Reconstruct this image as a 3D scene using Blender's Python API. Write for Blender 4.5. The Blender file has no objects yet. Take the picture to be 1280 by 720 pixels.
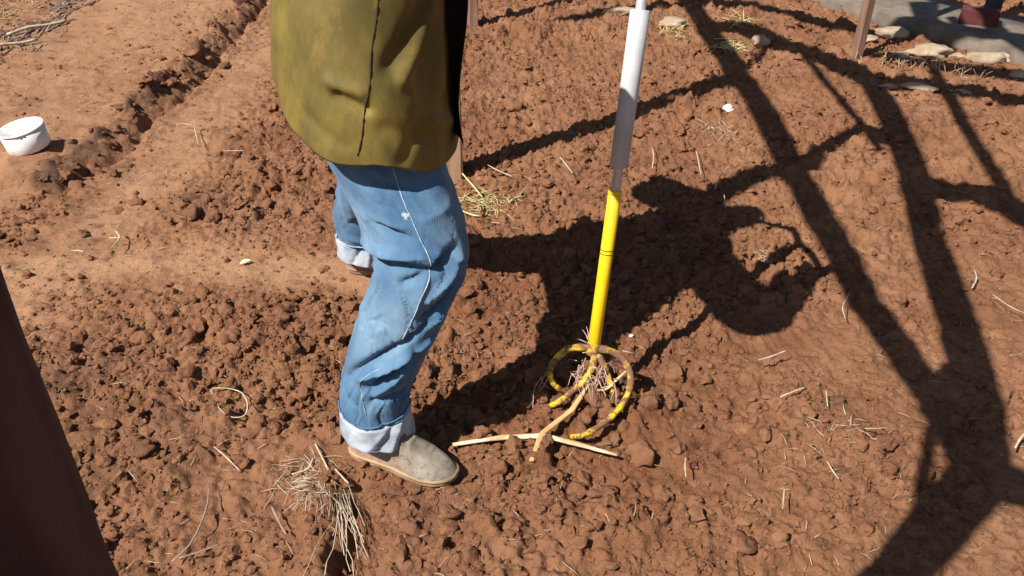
import bpy, bmesh, math, random
import numpy as np
from mathutils import Vector, Matrix

random.seed(7)
rng = np.random.default_rng(11)
scene = bpy.context.scene
COL = scene.collection

# ------------------------------------------------------------------ camera
CAM_H, PITCH, FPX = 1.6, math.radians(34.0), 1108.0
cam_d = bpy.data.cameras.new('camera')
cam = bpy.data.objects.new('camera', cam_d)
COL.objects.link(cam)
cam.location = (0, 0, CAM_H)
cam.rotation_euler = (math.pi / 2 - PITCH, 0, 0)
cam_d.sensor_width = 36.0
cam_d.lens = 36.0 * FPX / 1280.0
cam_d.clip_start = 0.02
cam_d.clip_end = 500
scene.camera = cam

# ------------------------------------------------------------------ light
SUN_EL, SUN_AZ = math.radians(50.0), math.radians(51.0)   # AZ: heading in which shadows fall, from +Y to +X
world = bpy.data.worlds.new('World')
scene.world = world
world.use_nodes = True
wn = world.node_tree.nodes
sky = wn.new('ShaderNodeTexSky')
sky.sky_type = 'NISHITA'
sky.sun_disc = False
sky.sun_elevation = SUN_EL
sky.sun_rotation = SUN_AZ + math.pi
wn['Background'].inputs['Strength'].default_value = 0.05
world.node_tree.links.new(sky.outputs['Color'], wn['Background'].inputs['Color'])
sun_d = bpy.data.lights.new('sun', 'SUN')
sun_d.energy = 5.0
sun_d.angle = math.radians(0.5)
sun_d.color = (1.0, 0.95, 0.88)
sun = bpy.data.objects.new('sun', sun_d)
COL.objects.link(sun)
sun.location = (-6, -5, 9)
SDIR = Vector((math.sin(SUN_AZ) * math.cos(SUN_EL), math.cos(SUN_AZ) * math.cos(SUN_EL), -math.sin(SUN_EL)))
sun.rotation_euler = SDIR.to_track_quat('-Z', 'Y').to_euler()
vs = scene.view_settings
vs.view_transform = 'Standard'
vs.look = 'None'
vs.exposure = 0.66
vs.gamma = 1.0
vs.use_curve_mapping = False
scene.cycles.diffuse_bounces = 2

# ------------------------------------------------------------------ helpers
SP, CP = math.sin(PITCH), math.cos(PITCH)
def gp(u, v, z=0.0):
    """point of the place at height z that the photograph shows at (u, v)"""
    x = (u - 640) / FPX; y = (360 - v) / FPX
    t = (CAM_H - z) / (SP - y * CP)
    return (x * t, t * (CP + y * SP))
KC = 1 / math.tan(SUN_EL)
def caster(u, v, h):
    """point at height h whose sun shadow lies on the ground at (u, v)"""
    x, y = gp(u, v)
    return (x - h * KC * math.sin(SUN_AZ), y - h * KC * math.cos(SUN_AZ), h)

def tag(o, label=None, cat=None, group=None, kind=None):
    if label: o['label'] = label
    if cat: o['category'] = cat
    if group: o['group'] = group
    if kind: o['kind'] = kind
    return o
def empty(name, loc=(0, 0, 0)):
    o = bpy.data.objects.new(name, None)
    o.location = loc
    o.empty_display_size = 0.1
    COL.objects.link(o)
    return o
def mesh_obj(name, verts, faces, mat=None, parent=None, smooth=True):
    me = bpy.data.meshes.new(name)
    me.from_pydata([tuple(v) for v in verts], [], faces)
    me.update()
    if smooth:
        me.shade_smooth()
    if mat: me.materials.append(mat)
    o = bpy.data.objects.new(name, me)
    COL.objects.link(o)
    if parent is not None:
        o.parent = parent
        o.matrix_parent_inverse = Matrix.Translation(-Vector(parent.location)) if parent.parent is None else Matrix()
    return o
def np_mesh(name, V, T, mat=None, smooth=True):
    """V (n,3), T (m,k) with k = 3 or 4"""
    k = T.shape[1]
    me = bpy.data.meshes.new(name)
    me.vertices.add(len(V)); me.vertices.foreach_set('co', np.ascontiguousarray(V, dtype=np.float32).ravel())
    me.loops.add(T.size); me.loops.foreach_set('vertex_index', np.ascontiguousarray(T, dtype=np.int32).ravel())
    me.polygons.add(len(T))
    me.polygons.foreach_set('loop_start', np.arange(0, T.size, k, dtype=np.int32))
    me.update(calc_edges=True)
    if smooth: me.shade_smooth()
    else: me.shade_flat()
    if mat: me.materials.append(mat)
    o = bpy.data.objects.new(name, me)
    COL.objects.link(o)
    return o
def catmull(pts, n=8):
    P = [np.array(p, float) for p in pts]
    P = [2 * P[0] - P[1]] + P + [2 * P[-1] - P[-2]]
    out = []
    for i in range(1, len(P) - 2):
        for k in range(n):
            t = k / n
            a, b, c, d = P[i - 1], P[i], P[i + 1], P[i + 2]
            out.append(0.5 * ((2 * b) + (-a + c) * t + (2 * a - 5 * b + 4 * c - d) * t * t + (-a + 3 * b - 3 * c + d) * t ** 3))
    out.append(P[-2])
    return out
def tube(pts, radii, sides=8, jit=0.0, cap=True, flat=1.0):
    """verts, faces of a tube along pts"""
    P = [Vector(p) for p in pts]
    V, F = [], []
    ref = None
    n = len(P)
    for i in range(n):
        t = (P[min(i + 1, n - 1)] - P[max(i - 1, 0)]).normalized()
        if ref is None:
            ref = Vector((0, 0, 1)) if abs(t.z) < 0.9 else Vector((1, 0, 0))
        a = t.cross(ref).normalized(); b = a.cross(t).normalized(); ref = b
        r = radii[i] if hasattr(radii, '__len__') else radii
        for k in range(sides):
            an = 2 * math.pi * k / sides
            rr = r * (1 + random.uniform(-jit, jit))
            V.append(P[i] + a * math.cos(an) * rr + b * math.sin(an) * rr * flat)
    for i in range(n - 1):
        for k in range(sides):
            k2 = (k + 1) % sides
            F.append((i * sides + k, i * sides + k2, (i + 1) * sides + k2, (i + 1) * sides + k))
    if cap:
        F.append(tuple(reversed(range(sides))))
        F.append(tuple(range((n - 1) * sides, n * sides)))
    return V, F
class MB:
    def __init__(s): s.V, s.F = [], []
    def add(s, VF):
        V, F = VF; o = len(s.V)
        s.V += [tuple(v) for v in V]; s.F += [tuple(i + o for i in f) for f in F]
        return s
    def box(s, c, d, rz=0, taper=1.0):
        cs, sn = math.cos(rz), math.sin(rz); V = []
        for z in (-1, 1):
            for x, y in ((-1, -1), (1, -1), (1, 1), (-1, 1)):
                k = taper if z > 0 else 1
                X, Y = x * d[0] / 2 * k, y * d[1] / 2 * k
                V.append((c[0] + X * cs - Y * sn, c[1] + X * sn + Y * cs, c[2] + z * d[2] / 2))
        return s.add((V, [(3, 2, 1, 0), (4, 5, 6, 7), (0, 1, 5, 4), (1, 2, 6, 5), (2, 3, 7, 6), (3, 0, 4, 7)]))
    def build(s, name, mat, parent=None, smooth=True): return mesh_obj(name, s.V, s.F, mat, parent, smooth)

# ------------------------------------------------------------------ numpy noise
def _h(ix, iy, seed):
    n = (ix.astype(np.int64) * 374761393 + iy.astype(np.int64) * 668265263 + seed * 1442695041) & 0xffffffff
    n = ((n ^ (n >> 13)) * 1274126177) & 0xffffffff
    n = ((n ^ (n >> 16)) * 2246822519) & 0xffffffff
    return ((n ^ (n >> 15)) & 0xffffff) / float(0x1000000)
def vnoise(x, y, seed=0):
    x = np.asarray(x, float); y = np.asarray(y, float)
    ix, iy = np.floor(x), np.floor(y)
    fx, fy = x - ix, y - iy
    fx = fx * fx * fx * (fx * (fx * 6 - 15) + 10); fy = fy * fy * fy * (fy * (fy * 6 - 15) + 10)
    a, b = _h(ix, iy, seed), _h(ix + 1, iy, seed)
    c, d = _h(ix, iy + 1, seed), _h(ix + 1, iy + 1, seed)
    return (a + (b - a) * fx) * (1 - fy) + (c + (d - c) * fx) * fy - 0.5
def fbm(x, y, seed=0, oct=4, gain=0.5):
    s = 0; a = 1.0; f = 1.0
    for i in range(oct):
        s = s + a * vnoise(x * f + 13.7 * i, y * f - 7.1 * i, seed + i * 17); a *= gain; f *= 2.03
    return s
def lumps(x, y, cell, seed, keep=0.8):
    wx = x + cell * 0.45 * vnoise(x / cell * 1.7, y / cell * 1.7, seed + 91) + cell * 0.25 * vnoise(x / cell * 4.1, y / cell * 4.1, seed + 93)
    wy = y + cell * 0.45 * vnoise(x / cell * 1.7, y / cell * 1.7, seed + 92) + cell * 0.25 * vnoise(x / cell * 4.1, y / cell * 4.1, seed + 94)
    gx, gy = wx / cell, wy / cell
    ix, iy = np.floor(gx), np.floor(gy)
    out = np.zeros_like(gx)
    for dx in (-1, 0, 1):
        for dy in (-1, 0, 1):
            jx, jy = ix + dx, iy + dy
            px = jx + _h(jx, jy, seed); py = jy + _h(jx, jy, seed + 1)
            r = 0.3 + 0.5 * _h(jx, jy, seed + 2) ** 1.5
            on = _h(jx, jy, seed + 3) < keep
            an = _h(jx, jy, seed + 4) * np.pi; el = 1.0 + 0.6 * _h(jx, jy, seed + 5)
            ex, ey = gx - px, gy - py
            ca, sa = np.cos(an), np.sin(an)
            d2 = ((ex * ca + ey * sa) * el) ** 2 + (-ex * sa + ey * ca) ** 2
            out = np.maximum(out, np.where(on, r * np.sqrt(np.clip(1 - d2 / (r * r), 0, 1)), 0))
    return out * cell
def stroke(x, y, poly, w):
    """1 on the polyline falling to 0 at about 2 w from it (ground coordinates)"""
    best = np.full(np.shape(x), 1e9)
    for (ax, ay), (bx, by) in zip(poly[:-1], poly[1:]):
        dx, dy = bx - ax, by - ay
        t = np.clip(((x - ax) * dx + (y - ay) * dy) / (dx * dx + dy * dy + 1e-12), 0, 1)
        best = np.minimum(best, (x - ax - t * dx) ** 2 + (y - ay - t * dy) ** 2)
    return np.exp(-best / (w * w))
def path(*uv): return [gp(u, v) for u, v in uv]

# ------------------------------------------------------------------ materials
def new_mat(name):
    m = bpy.data.materials.new(name)
    m.use_nodes = True
    nt = m.node_tree
    return m, nt, nt.nodes['Principled BSDF'], nt.nodes, nt.links
def ramp(nt, fac, stops):
    r = nt.nodes.new('ShaderNodeValToRGB')
    els = r.color_ramp.elements
    while len(els) < len(stops): els.new(0.5)
    for e, (p, c) in zip(els, stops):
        e.position = p; e.color = (c[0], c[1], c[2], 1)
    if fac is not None: nt.links.new(fac, r.inputs['Fac'])
    return r.outputs['Color']
def noise(nt, vec, scale, detail=4, rough=0.55, dist=0.0):
    n = nt.nodes.new('ShaderNodeTexNoise')
    n.inputs['Scale'].default_value = scale; n.inputs['Detail'].default_value = detail
    n.inputs['Roughness'].default_value = rough; n.inputs['Distortion'].default_value = dist
    if vec is not None: nt.links.new(vec, n.inputs['Vector'])
    return n.outputs['Fac']
def coords(nt, kind='Object', scale=None):
    c = nt.nodes.new('ShaderNodeTexCoord')
    if scale is None: return c.outputs[kind]
    m = nt.nodes.new('ShaderNodeMapping'); m.inputs['Scale'].default_value = scale
    nt.links.new(c.outputs[kind], m.inputs['Vector'])
    return m.outputs['Vector']
def mix(nt, fac, a, b, mode='MIX'):
    n = nt.nodes.new('ShaderNodeMix'); n.data_type = 'RGBA'; n.blend_type = mode
    for sock, v in ((n.inputs[0], fac), (n.inputs[6], a), (n.inputs[7], b)):
        if hasattr(v, 'links'): nt.links.new(v, sock)
        elif isinstance(v, (int, float)): sock.default_value = v
        else: sock.default_value = (v[0], v[1], v[2], 1)
    return n.outputs[2]
def math_n(nt, op, a, b=0.0, clamp=False):
    n = nt.nodes.new('ShaderNodeMath'); n.operation = op; n.use_clamp = clamp
    for i, v in enumerate((a, b)):
        if hasattr(v, 'links'): nt.links.new(v, n.inputs[i])
        else: n.inputs[i].default_value = v
    return n.outputs[0]
def bump(nt, bsdf, h, strength=0.3, dist=0.01):
    b = nt.nodes.new('ShaderNodeBump')
    b.inputs['Strength'].default_value = strength; b.inputs['Distance'].default_value = dist
    nt.links.new(h, b.inputs['Height']); nt.links.new(b.outputs['Normal'], bsdf.inputs['Normal'])
def simple(name, stops, scale, rough=0.85, bstr=0.3, bdist=0.004, bscale=None, spec=0.2, detail=5, vscale=None, metal=0.0):
    m, nt, b, N, L = new_mat(name)
    v = coords(nt, 'Object', vscale)
    L.new(ramp(nt, noise(nt, v, scale, detail), stops), b.inputs['Base Color'])
    b.inputs['Roughness'].default_value = rough; b.inputs['Specular IOR Level'].default_value = spec
    b.inputs['Metallic'].default_value = metal
    if bstr: bump(nt, b, noise(nt, v, bscale or scale * 4, 6), bstr, bdist)
    return m

SOIL_RED = (0.180, 0.075, 0.036); SOIL_TAN = (0.375, 0.212, 0.120); SOIL_DARK = (0.100, 0.050, 0.032)
def soil_mat(name, attrs=True, dark=False, vs_=None):
    m, nt, b, N, L = new_mat(name)
    v = coords(nt, 'Object', vs_)
    big = noise(nt, v, 2.3, 5, 0.6); med = noise(nt, v, 17, 6, 0.65); fine = noise(nt, v, 160, 4, 0.7)
    c = mix(nt, ramp(nt, big, [(0.3, (0, 0, 0)), (0.7, (1, 1, 1))]), (0.176, 0.079, 0.041), (0.275, 0.136, 0.073))
    if dark: c = mix(nt, 0.55, c, (0.13, 0.068, 0.044))
    if attrs:
        a = N.new('ShaderNodeAttribute'); a.attribute_name = 'sandy'
        c = mix(nt, a.outputs['Fac'], c, SOIL_TAN)
        a2 = N.new('ShaderNodeAttribute'); a2.attribute_name = 'moist'
        c = mix(nt, a2.outputs['Fac'], c, SOIL_RED)
        a3 = N.new('ShaderNodeAttribute'); a3.attribute_name = 'damp'
        c = mix(nt, a3.outputs['Fac'], c, (0.135, 0.072, 0.046))
    c = mix(nt, ramp(nt, med, [(0.30, (0.75, 0.75, 0.75)), (0.47, (0, 0, 0))]), c, SOIL_DARK)
    c = mix(nt, ramp(nt, med, [(0.56, (0, 0, 0)), (0.78, (0.6, 0.6, 0.6))]), c, (0.35, 0.195, 0.115))
    c = mix(nt, ramp(nt, fine, [(0.66, (0, 0, 0)), (0.78, (0.55, 0.55, 0.55))]), c, (0.52, 0.36, 0.25))
    c = mix(nt, ramp(nt, fine, [(0.25, (0.6, 0.6, 0.6)), (0.38, (0, 0, 0))]), c, SOIL_DARK)
    L.new(c, b.inputs['Base Color'])
    b.inputs['Roughness'].default_value = 1.0; b.inputs['Specular IOR Level'].default_value = 0.05
    h = math_n(nt, 'ADD', noise(nt, v, 70, 6, 0.7), math_n(nt, 'MULTIPLY', fine, 0.5))
    bump(nt, b, h, 0.7, 0.014)
    return m
M = {}
M['soil'] = soil_mat('red_brown_soil')
M['clod'] = soil_mat('clod_soil', False)
M['dark_clod'] = soil_mat('moist_clod_soil', False, True, (.022, .022, .022))
M['big_clod'] = soil_mat('large_clod_soil', False, False, (.022, .022, .022))
M['bark'] = simple('dark_bark', [(0.35, (0.030, 0.017, 0.015)), (0.65, (0.095, 0.050, 0.042))], 14, 0.9, 0.9, 0.008, 45, vscale=(1, 1, 0.3))
M['wood'] = simple('weathered_post_wood', [(0.3, (0.30, 0.17, 0.10)), (0.7, (0.52, 0.34, 0.21))], 22, 0.85, 0.4, 0.003, 60, vscale=(1, 1, 0.12))
M['wood_red'] = simple('brown_post_wood', [(0.3, (0.15, 0.080, 0.055)), (0.7, (0.32, 0.19, 0.13))], 22, 0.85, 0.4, 0.003, 60, vscale=(1, 1, 0.12))
M['dark_post'] = simple('dark_blue_grey_metal', [(0.3, (0.03, 0.03, 0.05)), (0.7, (0.07, 0.065, 0.09))], 20, 0.6, 0.2, 0.002)
M['concrete'] = simple('worn_concrete', [(0.3, (0.10, 0.082, 0.066)), (0.7, (0.21, 0.17, 0.135))], 9, 0.95, 0.4, 0.004, 60, spec=0.1)
M['stone'] = simple('pale_flat_stone', [(0.3, (0.24, 0.165, 0.11)), (0.7, (0.46, 0.36, 0.255))], 11, 0.95, 0.5, 0.006, 35, spec=0.1)
M['white_stone'] = simple('white_stone', [(0.3, (0.68, 0.62, 0.54)), (0.7, (0.85, 0.80, 0.72))], 20, 0.9, 0.4, 0.004, 60, spec=0.1)
M['brick'] = simple('dark_red_brick', [(0.3, (0.07, 0.022, 0.020)), (0.7, (0.14, 0.040, 0.036))], 25, 0.9, 0.4, 0.003, 80)
M['straw'] = simple('dry_straw', [(0.3, (0.36, 0.23, 0.125)), (0.7, (0.60, 0.45, 0.28))], 30, 0.75, 0.2, 0.001)
M['pale_straw'] = simple('bleached_straw', [(0.3, (0.36, 0.27, 0.18)), (0.7, (0.58, 0.49, 0.36))], 40, 0.8, 0.2, 0.001)
M['green_straw'] = simple('yellow_green_dry_grass', [(0.3, (0.42, 0.36, 0.14)), (0.7, (0.62, 0.55, 0.27))], 30, 0.8, 0.2, 0.001)
M['stalk'] = simple('orange_tan_stalk', [(0.35, (0.50, 0.27, 0.11)), (0.7, (0.74, 0.50, 0.26))], 18, 0.65, 0.3, 0.001, 90)
M['white_stalk'] = simple('bleached_stalk', [(0.36, (0.46, 0.29, 0.13)), (0.56, (0.66, 0.54, 0.36)), (0.7, (0.74, 0.66, 0.50))], 11, 0.6, 0.3, 0.001, 90)
M['twig'] = simple('grey_twig', [(0.3, (0.17, 0.11, 0.085)), (0.7, (0.36, 0.27, 0.22))], 30, 0.9, 0.4, 0.001)
M['root'] = simple('pale_pink_root', [(0.3, (0.36, 0.22, 0.18)), (0.7, (0.62, 0.46, 0.38))], 50, 0.8, 0.2, 0.001)
M['leaf'] = simple('pale_yellow_leaf', [(0.3, (0.62, 0.52, 0.26)), (0.7, (0.82, 0.76, 0.46))], 60, 0.7, 0.2, 0.001)
M['skin'] = simple('skin', [(0.3, (0.42, 0.22, 0.15)), (0.7, (0.52, 0.29, 0.20))], 30, 0.6, 0.1, 0.001, spec=0.35)
M['hair'] = simple('grey_brown_hair', [(0.3, (0.05, 0.035, 0.025)), (0.7, (0.12, 0.09, 0.07))], 80, 0.6, 0.5, 0.002)
M['eye'] = simple('eye_white', [(0.4, (0.7, 0.68, 0.65)), (0.6, (0.8, 0.78, 0.75))], 5, 0.3, 0)
M['felt'] = simple('brown_felt', [(0.3, (0.09, 0.055, 0.035)), (0.7, (0.16, 0.10, 0.065))], 40, 0.95, 0.3, 0.002)
M['shaded_lining'] = simple('shaded_dark_lining', [(0.3, (0.014, 0.008, 0.006)), (0.7, (0.028, 0.016, 0.012))], 60, 0.95, 0.3, 0.001)
M['slit'] = simple('dark_seam_thread', [(0.3, (0.02, 0.014, 0.008)), (0.7, (0.05, 0.035, 0.018))], 60, 0.95, 0)
M['thread'] = simple('white_seam_thread', [(0.3, (0.18, 0.28, 0.38)), (0.7, (0.44, 0.51, 0.57))], 45, 0.9, 0.3, 0.001)
M['rubber'] = simple('tan_sole', [(0.3, (0.20, 0.125, 0.072)), (0.7, (0.40, 0.28, 0.165))], 18, 0.85, 0.3, 0.002)
M['shaded_boot'] = simple('shaded_boot_leather', [(0.3, (0.16, 0.09, 0.06)), (0.7, (0.32, 0.20, 0.14))], 25, 0.8, 0.3, 0.002)
M['sleeve'] = simple('light_grey_foam_sleeve', [(0.3, (0.40, 0.41, 0.42)), (0.7, (0.52, 0.53, 0.54))], 12, 0.6, 0.1, 0.001, 200, spec=0.3)
M['steel'] = simple('brushed_steel', [(0.3, (0.50, 0.50, 0.50)), (0.7, (0.62, 0.62, 0.61))], 30, 0.32, 0.1, 0.001, 200, spec=0.5, metal=0.4)
M['band'] = simple('dark_joint_band', [(0.3, (0.05, 0.035, 0.015)), (0.7, (0.10, 0.07, 0.02))], 40, 0.7, 0)

def denim():
    m, nt, b, N, L = new_mat('faded_denim')
    v = coords(nt, 'Object')
    n1 = noise(nt, v, 7, 5, 0.6); n2 = noise(nt, v, 60, 4, 0.6)
    c = ramp(nt, n1, [(0.30, (0.040, 0.100, 0.185)), (0.55, (0.070, 0.155, 0.260)), (0.74, (0.14, 0.245, 0.35))])
    a = N.new('ShaderNodeAttribute'); a.attribute_name = 'fade'
    c = mix(nt, a.outputs['Fac'], c, (0.22, 0.335, 0.43))
    c = mix(nt, ramp(nt, n2, [(0.35, (0.35, 0.35, 0.35)), (0.6, (0, 0, 0))]), c, (0.10, 0.17, 0.28))
    st = noise(nt, v, 24, 3, 0.6)
    c = mix(nt, ramp(nt, st, [(0.64, (0, 0, 0)), (0.76, (0.3, 0.3, 0.3))]), c, (0.26, 0.24, 0.22))
    L.new(c, b.inputs['Base Color'])
    b.inputs['Roughness'].default_value = 0.95; b.inputs['Specular IOR Level'].default_value = 0.1
    b.inputs['Sheen Weight'].default_value = 0.15
    v2 = coords(nt, 'Object', (1, 1, 0.25))
    h = math_n(nt, 'ADD', noise(nt, v2, 420, 2, 0.5), math_n(nt, 'MULTIPLY', noise(nt, v, 45, 4), 1.2))
    bump(nt, b, h, 0.35, 0.004)
    return m
M['denim'] = denim()
def cuffm():
    m, nt, b, N, L = new_mat('pale_denim_inside')
    v = coords(nt, 'Object')
    c = ramp(nt, noise(nt, v, 16, 5), [(0.3, (0.22, 0.275, 0.34)), (0.6, (0.41, 0.45, 0.50))])
    c = mix(nt, ramp(nt, noise(nt, v, 30, 5), [(0.58, (0, 0, 0)), (0.75, (0.5, 0.5, 0.5))]), c, (0.46, 0.33, 0.25))
    L.new(c, b.inputs['Base Color']); b.inputs['Roughness'].default_value = 0.95
    b.inputs['Specular IOR Level'].default_value = 0.1
    bump(nt, b, math_n(nt, 'ADD', noise(nt, v, 400, 2), noise(nt, v, 40, 4)), 0.3, 0.004)
    return m
M['cuff'] = cuffm()
def canvas():
    m, nt, b, N, L = new_mat('olive_waxed_canvas')
    v = coords(nt, 'Object'); vz = coords(nt, 'Object', (1, 1, 0.45))
    n1 = noise(nt, vz, 7, 6, 0.62, 0.4); n2 = noise(nt, vz, 22, 5, 0.65)
    c = ramp(nt, n1, [(0.28, (0.085, 0.065, 0.017)), (0.5, (0.140, 0.105, 0.025)), (0.72, (0.215, 0.155, 0.034))])
    c = mix(nt, ramp(nt, n2, [(0.33, (0.6, 0.6, 0.6)), (0.5, (0, 0, 0))]), c, (0.085, 0.070, 0.024))
    c = mix(nt, ramp(nt, n2, [(0.58, (0, 0, 0)), (0.74, (0.55, 0.55, 0.55))]), c, (0.27, 0.175, 0.034))
    c = mix(nt, ramp(nt, noise(nt, v, 55, 4), [(0.62, (0, 0, 0)), (0.78, (0.35, 0.35, 0.35))]), c, (0.09, 0.06, 0.02))
    L.new(c, b.inputs['Base Color'])
    b.inputs['Roughness'].default_value = 0.62; b.inputs['Specular IOR Level'].default_value = 0.25
    h = math_n(nt, 'ADD', math_n(nt, 'MULTIPLY', noise(nt, v, 500, 2), 0.4), noise(nt, v, 16, 3))
    bump(nt, b, h, 0.25, 0.004)
    return m
M['canvas'] = canvas()
def leather():
    m, nt, b, N, L = new_mat('dusty_grey_tan_leather')
    v = coords(nt, 'Object')
    c = ramp(nt, noise(nt, v, 14, 6, 0.6), [(0.3, (0.13, 0.112, 0.082)), (0.5, (0.24, 0.21, 0.160)), (0.72, (0.38, 0.34, 0.27))])
    c = mix(nt, ramp(nt, noise(nt, coords(nt, 'Object', (1, 0.3, 1)), 70, 4), [(0.36, (0.7, 0.7, 0.7)), (0.47, (0, 0, 0))]), c, (0.12, 0.09, 0.065))
    s = N.new('ShaderNodeSeparateXYZ'); L.new(v, s.inputs[0])
    d = math_n(nt, 'SUBTRACT', 0.6, math_n(nt, 'MULTIPLY', s.outputs['Z'], 9.0))
    d = math_n(nt, 'MULTIPLY', math_n(nt, 'ADD', d, math_n(nt, 'MULTIPLY', noise(nt, v, 20, 5), 0.5)), math_n(nt, 'SUBTRACT', 1.1, math_n(nt, 'MULTIPLY', s.outputs['X'], 4.6)), True)
    c = mix(nt, d, c, (0.42, 0.23, 0.15))
    L.new(c, b.inputs['Base Color'])
    b.inputs['Roughness'].default_value = 0.65; b.inputs['Specular IOR Level'].default_value = 0.3
    bump(nt, b, noise(nt, v, 60, 6, 0.6), 0.35, 0.003)
    return m
M['leather'] = leather()
def yellow(name, dirt):
    m, nt, b, N, L = new_mat(name)
    v = coords(nt, 'Object')
    c = ramp(nt, noise(nt, v, 30, 4), [(0.3, (0.80, 0.51, 0.010)), (0.7, (0.86, 0.60, 0.016))])
    d = ramp(nt, noise(nt, v, 24, 7, 0.7), [(0.70 - dirt, (0, 0, 0)), (0.82 - dirt, (1, 1, 1))])
    c = mix(nt, d, c, (0.18, 0.088, 0.045))
    L.new(c, b.inputs['Base Color'])
    L.new(math_n(nt, 'ADD', math_n(nt, 'MULTIPLY', d, 0.55), 0.38), b.inputs['Roughness'])
    bump(nt, b, d, 0.5, 0.002)
    return m
M['yellow'] = yellow('yellow_enamel', 0.02)
M['yellow_dirty'] = yellow('soil_caked_yellow_enamel', 0.31)
def plastic():
    m, nt, b, N, L = new_mat('white_plastic')
    v = coords(nt, 'Object')
    c = ramp(nt, noise(nt, v, 25, 5), [(0.35, (0.60, 0.55, 0.48)), (0.5, (0.80, 0.79, 0.76))])
    L.new(c, b.inputs['Base Color']); b.inputs['Roughness'].default_value = 0.4
    return m
M['plastic'] = plastic()

# ------------------------------------------------------------------ ground
RILL = path((58, 222), (100, 190), (140, 165), (172, 128), (212, 104), (250, 60), (290, 20), (330, -20))
RILL_R = path((70, 232), (112, 203), (155, 180), (190, 142), (230, 114), (268, 70), (306, 26), (345, -14))
STRIP1 = path((-60, 420), (40, 330), (130, 262), (200, 200), (260, 135), (310, 85), (360, 30), (400, -20))
STRIP2 = path((-60, 330), (60, 318), (180, 318), (300, 325), (420, 335), (520, 350))
TOPLEFT = path((-200, 150), (60, 90), (120, 40), (180, 0), (240, -40))
TOPLEFT2 = path((-150, 260), (-20, 190), (60, 130), (150, 60), (230, -10))
LSTEP = path((443, 560), (438, 610), (444, 660), (462, 740))
LRIDGE = path((405, 585), (398, 640), (415, 740))
NEARLEFT = path((60, 560), (200, 620), (330, 690), (360, 760))
RIGHT_A = path((900, 560), (1000, 620), (1000, 720))
RIGHT_B = path((1000, 420), (1150, 500), (1300, 420))
RIGHT_C = path((1040, 700), (1250, 690), (1350, 560))
RIGHT_D = path((1250, 330), (1330, 420))
SHADE_PIT = path((640, 350), (700, 360), (760, 330))
MIDRIDGE = path((535, 470), (556, 428), (590, 408), (625, 396))
MIDRIDGE2 = path((575, 545), (620, 520), (690, 470), (730, 450))
TILL_C = path((700, 500), (760, 500), (800, 520))
BOOT_C = [(-0.40, 1.647), (-0.14, 1.533)]
FAR_BOOT = [(-0.54, 2.49), (-0.30, 2.45)]
TUB = gp(34, 188)

def rough_mask(x, y):
    sm = np.maximum.reduce([
        1.05 * stroke(x, y, STRIP1, 0.19), 1.05 * stroke(x, y, STRIP2, 0.15),
        0.9 * stroke(x, y, TOPLEFT, 0.75), 0.9 * stroke(x, y, TOPLEFT2, 0.50),
        0.62 * stroke(x, y, RIGHT_A, 0.30), 0.6 * stroke(x, y, RIGHT_B, 0.30), 0.72 * stroke(x, y, RIGHT_C, 0.32), 0.6 * stroke(x, y, RIGHT_D, 0.3),
        0.45 * stroke(x, y, NEARLEFT, 0.20)])
    sm = sm + 0.34 * fbm(x * 5, y * 5, 31, 4)
    return np.clip(1 - sm, 0.13, 1.15)
def height(x, y):
    x = np.asarray(x, float); y = np.asarray(y, float)
    wx = x + 0.05 * fbm(x * 7, y * 7, 5, 3); wy = y + 0.05 * fbm(x * 7, y * 7, 6, 3)
    R = rough_mask(x, y); R_ROW = stroke(wx, wy, RILL, 0.07)
    h = -0.028 + 0.030 * fbm(x * 1.3, y * 1.3, 1, 3) + 0.016 * fbm(x * 5, y * 5, 2, 4)
    h = h - 0.012 * (1 - np.clip(R, 0, 1))
    h = h + 0.060 * stroke(wx, wy, RILL, 0.060) * (0.2 + 1.3 * (vnoise(x * 11, y * 11, 44) + .5)) + R_ROW * (0.5 * lumps(x, y, 0.075, 720, 0.9) + 0.4 * lumps(x, y, 0.04, 730, 0.9)) - 0.03 * stroke(wx, wy, RILL_R, 0.025)
    h = h - 0.065 * stroke(wx, wy, LSTEP, 0.034) + 0.038 * stroke(wx, wy, LRIDGE, 0.055)
    h = h - 0.05 * stroke(x, y, SHADE_PIT, 0.16) + 0.03 * stroke(wx, wy, MIDRIDGE, 0.05) + 0.028 * stroke(wx, wy, MIDRIDGE2, 0.06)
    h = h + 0.035 * stroke(x, y, TILL_C, 0.10)
    for u, v, w, a in ((882, 543, .014, .05), (903, 552, .012, .045), (793, 535, .016, .04), (820, 532, .012, .03), (800, 480, .02, .03),
                       (255, 240, .06, .05), (330, 262, .03, .03), (660, 675, .014, .03), (545, 655, .016, .035), (815, 600, .015, .025), (846, 612, .012, .03)):
        p = gp(u, v); h = h - a * np.exp(-((wx - p[0]) ** 2 + (wy - p[1]) ** 2) / (w * w))
    big = np.clip(fbm(x * 2.2, y * 2.2, 9, 2) * 1.6 + 0.55, 0.1, 1.2)
    h = h + R * (0.34 * big * lumps(x, y, 0.120, 100, 0.5) + 0.52 * big * lumps(x, y, 0.058, 200, 0.55)
                 + 0.60 * np.clip(fbm(x * 4.3, y * 4.3, 19, 3) * 1.8 + 0.7, 0.15, 1.3) * lumps(x, y, 0.030, 300, 0.65) + 0.55 * lumps(x, y, 0.016, 400, 0.8))
    h = h + (0.003 + 0.016 * R) * fbm(x * 34, y * 34, 55, 4, 0.68)
    for seg, flat, w in ((BOOT_C, 0.0, 0.085), (FAR_BOOT, 0.0, 0.10), ([TUB, (TUB[0] + .01, TUB[1])], 0.0, 0.11)):
        k = np.clip(stroke(x, y, seg, w) * 1.7, 0, 1)
        h = h * (1 - k) + flat * k
    return h
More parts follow.
